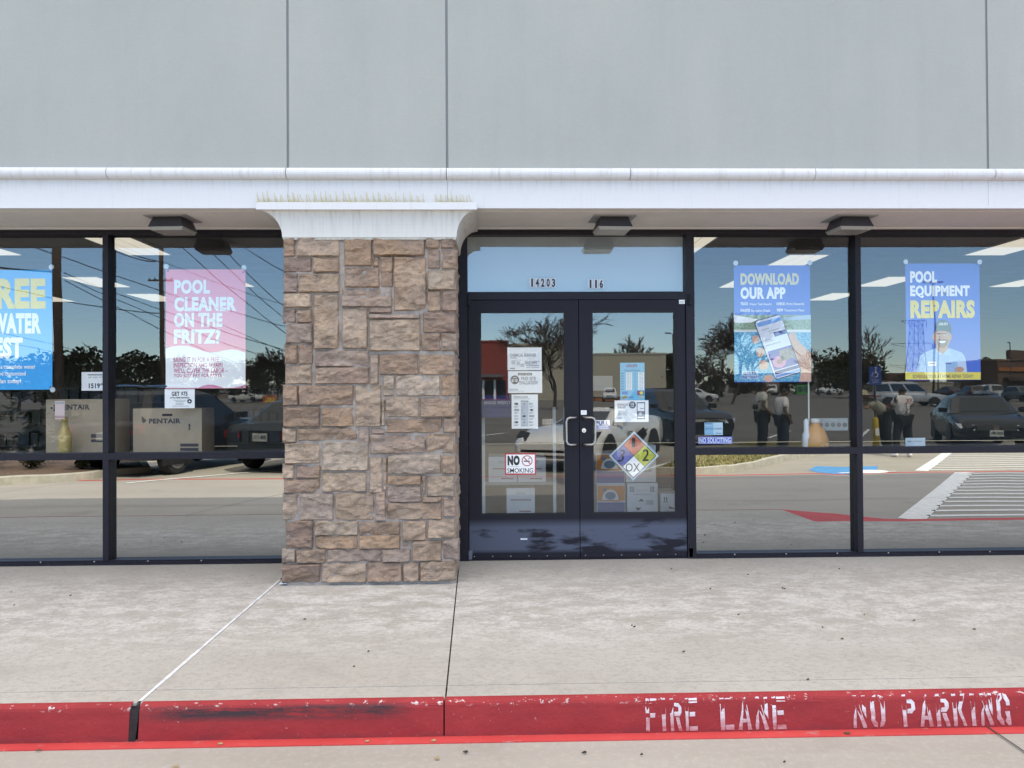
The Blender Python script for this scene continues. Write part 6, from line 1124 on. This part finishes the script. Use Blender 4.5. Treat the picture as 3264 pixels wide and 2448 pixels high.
# poles, lamps, wires
WOOD = M('pole_wood', (.085, .055, .04), .95, var=.3, scale=3, stretch=(6, 6, .3)); STL = M('pole_steel', (.10, .09, .09), .6, .4)
def pole(lab, x0, x1, Yp, H_, r0, r1, arm=None, cat='utility pole', mat=WOOD, name='utility_pole', lean=0.0, grp=None):
    zg = lotz(x0, Yp)-.1; t = thing(name, lab, cat, (x0, Yp, zg), grp); mb = MB(); mb.tube([(x0, Yp, zg), (x0+lean*.5, Yp, zg+H_/2), (x0+lean, Yp, zg+H_)], [r0, (r0+r1)/2, r1], 12); mb.build('pole', mat, t, smooth=True)
    if arm:
        for z, L, dy in arm: mb = MB(); mb.box(x0+lean-L, x0+lean+L, Yp-.06, Yp+.06, zg+z-.06, zg+z+.06); mb.build('crossarm', mat, t); mb = MB(); [mb.lathe([(.04, 0), (.06, .05), (.03, .14)], (x0+lean+L*f, Yp, zg+z+.06), 'z', 8) for f in (-.9, -.45, .45, .9)]; mb.each('insulator', STL, t)
    return t
q0, q1 = rd(193, 1245, -24.5), rd(178, 760, -24.5); pole('thick leaning wooden utility pole seen right of the blue poster', q0.x, 0, -24.5, 12.0, .19, .155, [(8.05, .75, 0)], lean=(q1.x-q0.x)*1.7)
q2_ = rd(522, 1250, -50.5); pole('wooden utility pole seen left of the pink poster', q2_.x, 0, -50.5, 14.5, .19, .14, [(9.9, .9, 0), (12.5, 1.1, 0)], lean=-.15)
q3 = rd(1120, 1240, -92); pole('distant wooden utility pole hidden behind the stone column', q3.x, 0, -92, 15, .18, .13, [(13.5, 1.4, 0), (11.5, 1.2, 0)])
WIRE = M('wire', (.02, .02, .022), .7)
def wire(lab, A, B, sag, r=.016):
    mb = MB(); n = 14; pts = []
    for i in range(n+1): f = i/n; p = A.lerp(B, f); p.z -= sag*4*f*(1-f); pts.append(p)
    mb.tube(pts, [r+(r*1.8)*i/n for i in range(n+1)], 5); return tag(mb.build('power_line', WIRE), lab, 'power line', 'power lines over the road')
for i, (ax, ay, aY, bx, by, bY, sg) in enumerate([(-300, 640, -16, 1020, 1062, -92, .6), (-300, 800, -18, 175, 868, -24.5, .1), (203, 872, -24.5, 1040, 1142, -92, .5), (205, 884, -24.5, 1040, 1180, -92, .7), (205, 896, -24.5, 1040, 1240, -92, .9), (150, 700, -20, 520, 834, -50.5, .2), (524, 834, -50.5, 1010, 1000, -92, .3), (526, 952, -50.5, 1020, 1160, -92, .3), (560, 770, -22, 1010, 1120, -80, .5), (640, 770, -24, 1020, 1090, -86, .5), (690, 770, -26, 1000, 1040, -86, .5), (760, 775, -28, 1000, 900, -70, .3), (-200, 1010, -40, 1030, 1260, -130, .8), (-200, 1036, -40, 1030, 1280, -130, .8), (363, 800, -22, 498, 832, -50.5, .1), (-250, 840, -26, 520, 1000, -60, .5)]):
    wire('thin dark overhead line reflected across the left windows', rd(ax, ay, aY), rd(bx, by, bY), sg)
def lamp(lab, px, pyt, Y, arm, mat=STL, two=True):
    p = rd(px, 1250, Y); H_ = rd(px, pyt, Y).z-lotz(0, Y); t = pole(lab, p.x, 0, Y, H_, .11, .07, None, 'street lamp', mat, 'street_lamp'); zg = lotz(0, Y)-.1
    mb = MB(); [mb.box(p.x+s_*arm*.25-.0, p.x+s_*arm, Y-.14, Y+.14, zg+H_+.02, zg+H_+.16) if s_ > 0 else mb.box(p.x-arm, p.x-arm*.25, Y-.14, Y+.14, zg+H_+.02, zg+H_+.16) for s_ in ((1, -1) if two else (-1,))]; mb.each('lamp_head', mat, t)
    mb = MB(); mb.box(p.x-arm*.3, p.x+arm*.3, Y-.04, Y+.04, zg+H_-.02, zg+H_+.04); mb.build('arm', mat, t)
lamp('tall double headed parking lamp showing over the repairs poster', 2978, 900, -58, .85); lamp('slim parking lamp between tower and van', 2992, 1066, -120, .6); lamp('thin lamp pole over the far right restaurant', 3224, 1092, -112, .4, two=False); lamp('pale street lamp far beyond the dark SUV', 822, 1208, -105, 1.6, M('pole_pale', (.42, .42, .42), .5), False); lamp('double headed lamp at the right edge of the right door', 2146, 1062, -80, .9)
# lattice pylon
p = rd(2920, 1250, -290); t = thing('transmission_tower', 'steel lattice transmission tower far behind the repairs poster', 'pylon', (p.x, -290, 0)); zt_ = rd(2920, 1022, -290).z; mb = MB(); LV = [(0, 3.2), (6, 2.9), (11, 2.5), (15, 2.3), (19, 2.05), (23, 1.9), (zt_-2, 1.7), (zt_, 2.0)]
for (z0, w0), (z1, w1_) in zip(LV[:-1], LV[1:]):
    c0 = [(p.x+sx*w0, -290+sy*w0) for sx, sy in ((1, 1), (-1, 1), (-1, -1), (1, -1))]; c1_ = [(p.x+sx*w1_, -290+sy*w1_) for sx, sy in ((1, 1), (-1, 1), (-1, -1), (1, -1))]
    for k in range(4): mb.tube([(*c0[k], z0), (*c1_[k], z1)], .11, 4); mb.tube([(*c0[k], z0), (*c1_[(k+1) % 4], z1)], .065, 4); mb.tube([(*c0[(k+1) % 4], z0), (*c1_[k], z1)], .065, 4); mb.tube([(*c1_[k], z1), (*c1_[(k+1) % 4], z1)], .065, 4)
mb.build('lattice', STL, t); mb = MB()
for z, L in ((zt_, 5.6), (zt_-9, 9), (zt_-17, 10), (zt_-24, 11)):
    if z > 3: mb.tube([(p.x-L, -290, z), (p.x+L*.7, -290, z)], .11, 4); mb.tube([(p.x-L, -290, z-.3), (p.x-2, -290, z-1.6)], .08, 4); mb.tube([(p.x+L*.7, -290, z-.3), (p.x+L*.7, -290, z-2.6)], .13, 4)
mb.build('crossarm', STL, t)
# ---- trees
BARK = M('bark', (.055, .042, .034), .95, var=.3, scale=6); TWIG = M('twigs', (.075, .058, .048), .95)
def bare_tree(lab, px, pyb, Y, H_, spread, depth, tr, seed, fork=.3, droop=0.0, name='bare_tree', grp='leafless trees across the lot', nb=3, W_=None, off=0.0):
    random.seed(seed); p = rd(px, pyb, Y); zg = lotz(p.x, Y)-.15; t = thing(name, lab, 'tree', (p.x, Y, zg), grp); T, Cc = MB(), MB()
    def grow(pos, d, L, r, k):
        n = 3; pts = [pos]; q = pos; dd = d
        for i in range(n): dd = (dd+Vector((random.gauss(0, .13), random.gauss(0, .13), random.gauss(.03-droop*k*.1, .10)))).normalized(); q = q+dd*L/n; pts.append(q)
        r = max(r, .021*abs(Y)/60); r1 = max(r*.72, .018*abs(Y)/60); (T if k < 2 else Cc).tube(pts, [r+(r1-r)*i/n for i in range(n+1)], 6 if k < 2 else 4 if k < 4 else 3, cap=False)
        if k >= depth: return
        for i in range((random.choice((3, 4)) if H_ > 8.5 and nb == 3 and depth > 5 else nb) if k else 3):
            a = random.uniform(0, 6.28); s_ = random.uniform(.35, .85)*spread; o_ = dd.orthogonal().normalized(); o_ = (o_*math.cos(a)+dd.cross(o_)*math.sin(a)); nd = (dd+o_*s_+Vector((0, 0, .12-droop))).normalized(); grow(pts[-1] if i < 2 else pts[-2], nd, L*random.uniform(.62, .85), r1*random.uniform(.66, .9), k+1)
    grow(Vector((p.x, Y, zg)), Vector((random.uniform(-.05, .05), 0, 1)), H_*fork, tr, 0)
    W_ = W_ or H_*.75; zs = [v.z for v in Cc.v]; xs_ = [v.x for v in Cc.v]; zk = H_/(max(zs)-zg); xc = (max(xs_)+min(xs_))/2-p.x; zc = (sum(zs)/len(zs)-zg)
    for mb in (T, Cc):
        for v in mb.v:
            f = max(0, v.z-zg)/zc; xr_ = (v.x-p.x)-xc*f; hf = min(1, f*f*1.2); v.x = p.x+xr_*(1+(W_/(max(xs_)-min(xs_))-1)*hf)+off*min(f, 1.2); v.z = zg+(v.z-zg)*zk
    T.build('trunk', BARK, t, smooth=True); Cc.build('crown', TWIG, t); return t
LMATS = lambda nm, cs: [M(nm+str(i), c_, .9) for i, c_ in enumerate(cs)]
EVG = LMATS('leaf_dark', ((.030, .038, .018), (.045, .052, .024), (.022, .028, .015), (.06, .06, .03))); BRN = LMATS('leaf_brush', ((.060, .046, .032), (.075, .060, .040), (.045, .038, .026), (.055, .055, .030))); HEDG = LMATS('leaf_hedge', ((.035, .055, .020), (.055, .080, .030), (.025, .038, .016), (.09, .105, .05)))
def leafy(name, lab, cat, px, pyb, Y, W_, H_, n, size, mats, seed, grp=None, trunk=True, base=None, x=None, D_=None):
    random.seed(seed); p = rd(px, pyb, Y) if x is None else Vector((x, Y, 0)); zg = (lotz(p.x, Y)-.1) if base is None else base; t = thing(name, lab, cat, (p.x, Y, zg), grp); D_ = D_ or W_*.8
    if trunk:
        mb = MB(); mb.tube([(p.x, Y, zg), (p.x+.1, Y, zg+H_*.3), (p.x, Y, zg+H_*.6)], [H_*.035, H_*.028, H_*.012], 7)
        for k in range(5): a = k*1.3; mb.tube([(p.x, Y, zg+H_*(.2+.06*k)), (p.x+W_*.3*math.cos(a), Y+D_*.3*math.sin(a), zg+H_*(.45+.07*k))], [H_*.016, H_*.006], 5)
        mb.build('trunk', BARK, t)
    mb = MB(); cl = [(random.gauss(0, .22)*W_, random.gauss(0, .22)*D_, H_*(.12 if not trunk else .28)+H_*(.76 if not trunk else .62)*random.random()**.9, random.uniform(.12, .24)) for _ in range(max(12, n//110))]
    for _ in range(n):
        cx_, cy_, cz_, cr_ = random.choice(cl); v = Vector((random.gauss(0, 1), random.gauss(0, 1), random.gauss(0, 1))).normalized()*random.random()**.4; rr = cr_*min(W_, H_*1.2); e = max(.35, 1-abs(cz_/H_-.45)*.9)
        c_ = Vector((p.x+cx_*e+v.x*rr, Y+cy_*e+v.y*rr, max(zg+.03, zg+cz_+v.z*rr*.8))); u = Vector((random.gauss(0, 1), random.gauss(0, 1), random.gauss(0, .6))).normalized(); q = u.orthogonal().normalized(); s_ = size*random.uniform(.5, 1.2)
        mb.add([c_-u*s_, c_-q*s_*.5, c_+u*s_, c_+q*s_*.5], [(0, 1, 2, 3)], min(3, int(random.random()*4)))
    mb.build('crown' if trunk else 'foliage', mats, t); return t
bare_tree('forked bare tree behind the left door and its stile', 1766, 1272, -58, 8.9, .95, 6, .17, 11, .27, .06, nb=3, W_=9.4, off=-.5)
bare_tree('large spreading bare tree left of the phone poster', 2330, 1292, -70, 9.4, 1.05, 6, .17, 5, .30, .05, nb=3, W_=9.0)
for i, (px, Y, H_, sd, lab) in enumerate(((1985, -125, 9.5, 21, 'thin upright bare tree above the beige wall, left of the pair'), (2025, -128, 10.5, 22, 'thin upright bare tree above the beige wall, right of the pair'), (2255, -95, 5.5, 23, 'low bare tree beside the right door post'), (2420, -100, 7.0, 24, 'bare tree behind the lower part of the phone poster'), (2610, -105, 8.0, 25, 'bare tree right of the phone poster'), (2680, -118, 7.0, 26, 'low bare tree left of the right mullion'), (2795, -82, 9.2, 27, 'bare tree rising over the dark evergreen'), (880, -110, 8.0, 28, 'bare tree against the left edge of the stone column'), (2290, -85, 4.4, 29, 'small scrubby bare tree under the large spreading one'))):
    bare_tree(lab, px, 1265, Y, H_, .8 if i > 1 else .45, 5, .12, sd, .28, 0.0, nb=3)
leafy('evergreen_tree', 'broad dark evergreen beside the right mullion', 'tree', 2715, 1250, -92, 10.5, 6.4, 5200, .30, EVG, 31, 'evergreens across the lot'); leafy('evergreen_tree', 'dark evergreen at the right edge of the beige wall', 'tree', 2132, 1265, -104, 4.6, 6.6, 3000, .28, EVG, 32, 'evergreens across the lot'); leafy('evergreen_tree', 'small round evergreen right of the repairs poster', 'tree', 3158, 1245, -120, 6.5, 6.0, 2200, .32, EVG, 33, 'evergreens across the lot')
for i, (px, Y, W_, H_, m_, lab) in enumerate(((60, -62, 13, 4.6, BRN, 'brown brushy tree behind the blue poster'), (215, -46, 5.0, 5.0, EVG, 'dark leafy tree beside the thick leaning pole'), (330, -72, 8, 4.6, BRN, 'brown brushy tree behind the left mullion'), (430, -66, 7.5, 5.2, EVG, 'dark leafy tree left of the pink poster'), (560, -85, 11, 5.4, BRN, 'brown brushy tree behind the lower pink poster'), (690, -88, 11, 5.2, BRN, 'brown brushy tree above the dark SUV windscreen'), (820, -98, 11, 6.0, BRN, 'brown brushy tree left of the stone column'), (930, -98, 10, 5.8, BRN, 'brown brushy tree hidden beside the stone column'), (-120, -55, 10, 4.8, EVG, 'dark leafy tree beyond the left edge'))): leafy('brush_tree', lab, 'tree', px, 1260, Y, W_, H_, 2600, .26, m_, 40+i, 'brushy trees along the far road')
for i, (px, W_, H_, lab) in enumerate(((2260, 12, 3.4, 'low brown brush across the lot beside the right door post'), (2380, 14, 3.0, 'low brown brush under the large bare tree'), (2520, 12, 3.2, 'low brown brush behind the standing people'))): leafy('brush', lab, 'shrub', px, 1262, -112-4*i, W_, H_, 1900, .28, BRN, 60+i, 'brush beyond the lot', False)
for i, (x, y) in enumerate(((-8.0, -8.75), (-9.0, -8.9), (-10.0, -8.7), (-11.0, -8.95), (-12.1, -8.8), (-13.2, -9.1), (-8.3, -9.6), (-9.5, -9.9), (-10.8, -10.1), (-12.2, -10.2))): leafy('hedge_shrub', 'clipped green hedge shrub on the planting bed left of the dark SUV, %s row' % ('front' if i < 6 else 'back'), 'shrub', 0, 0, y, 1.25, .74 if i < 6 else 1.25, 1500, .045, HEDG, 80+i, 'hedge shrubs in the planting bed', False, ZL+.13, x, 1.0)
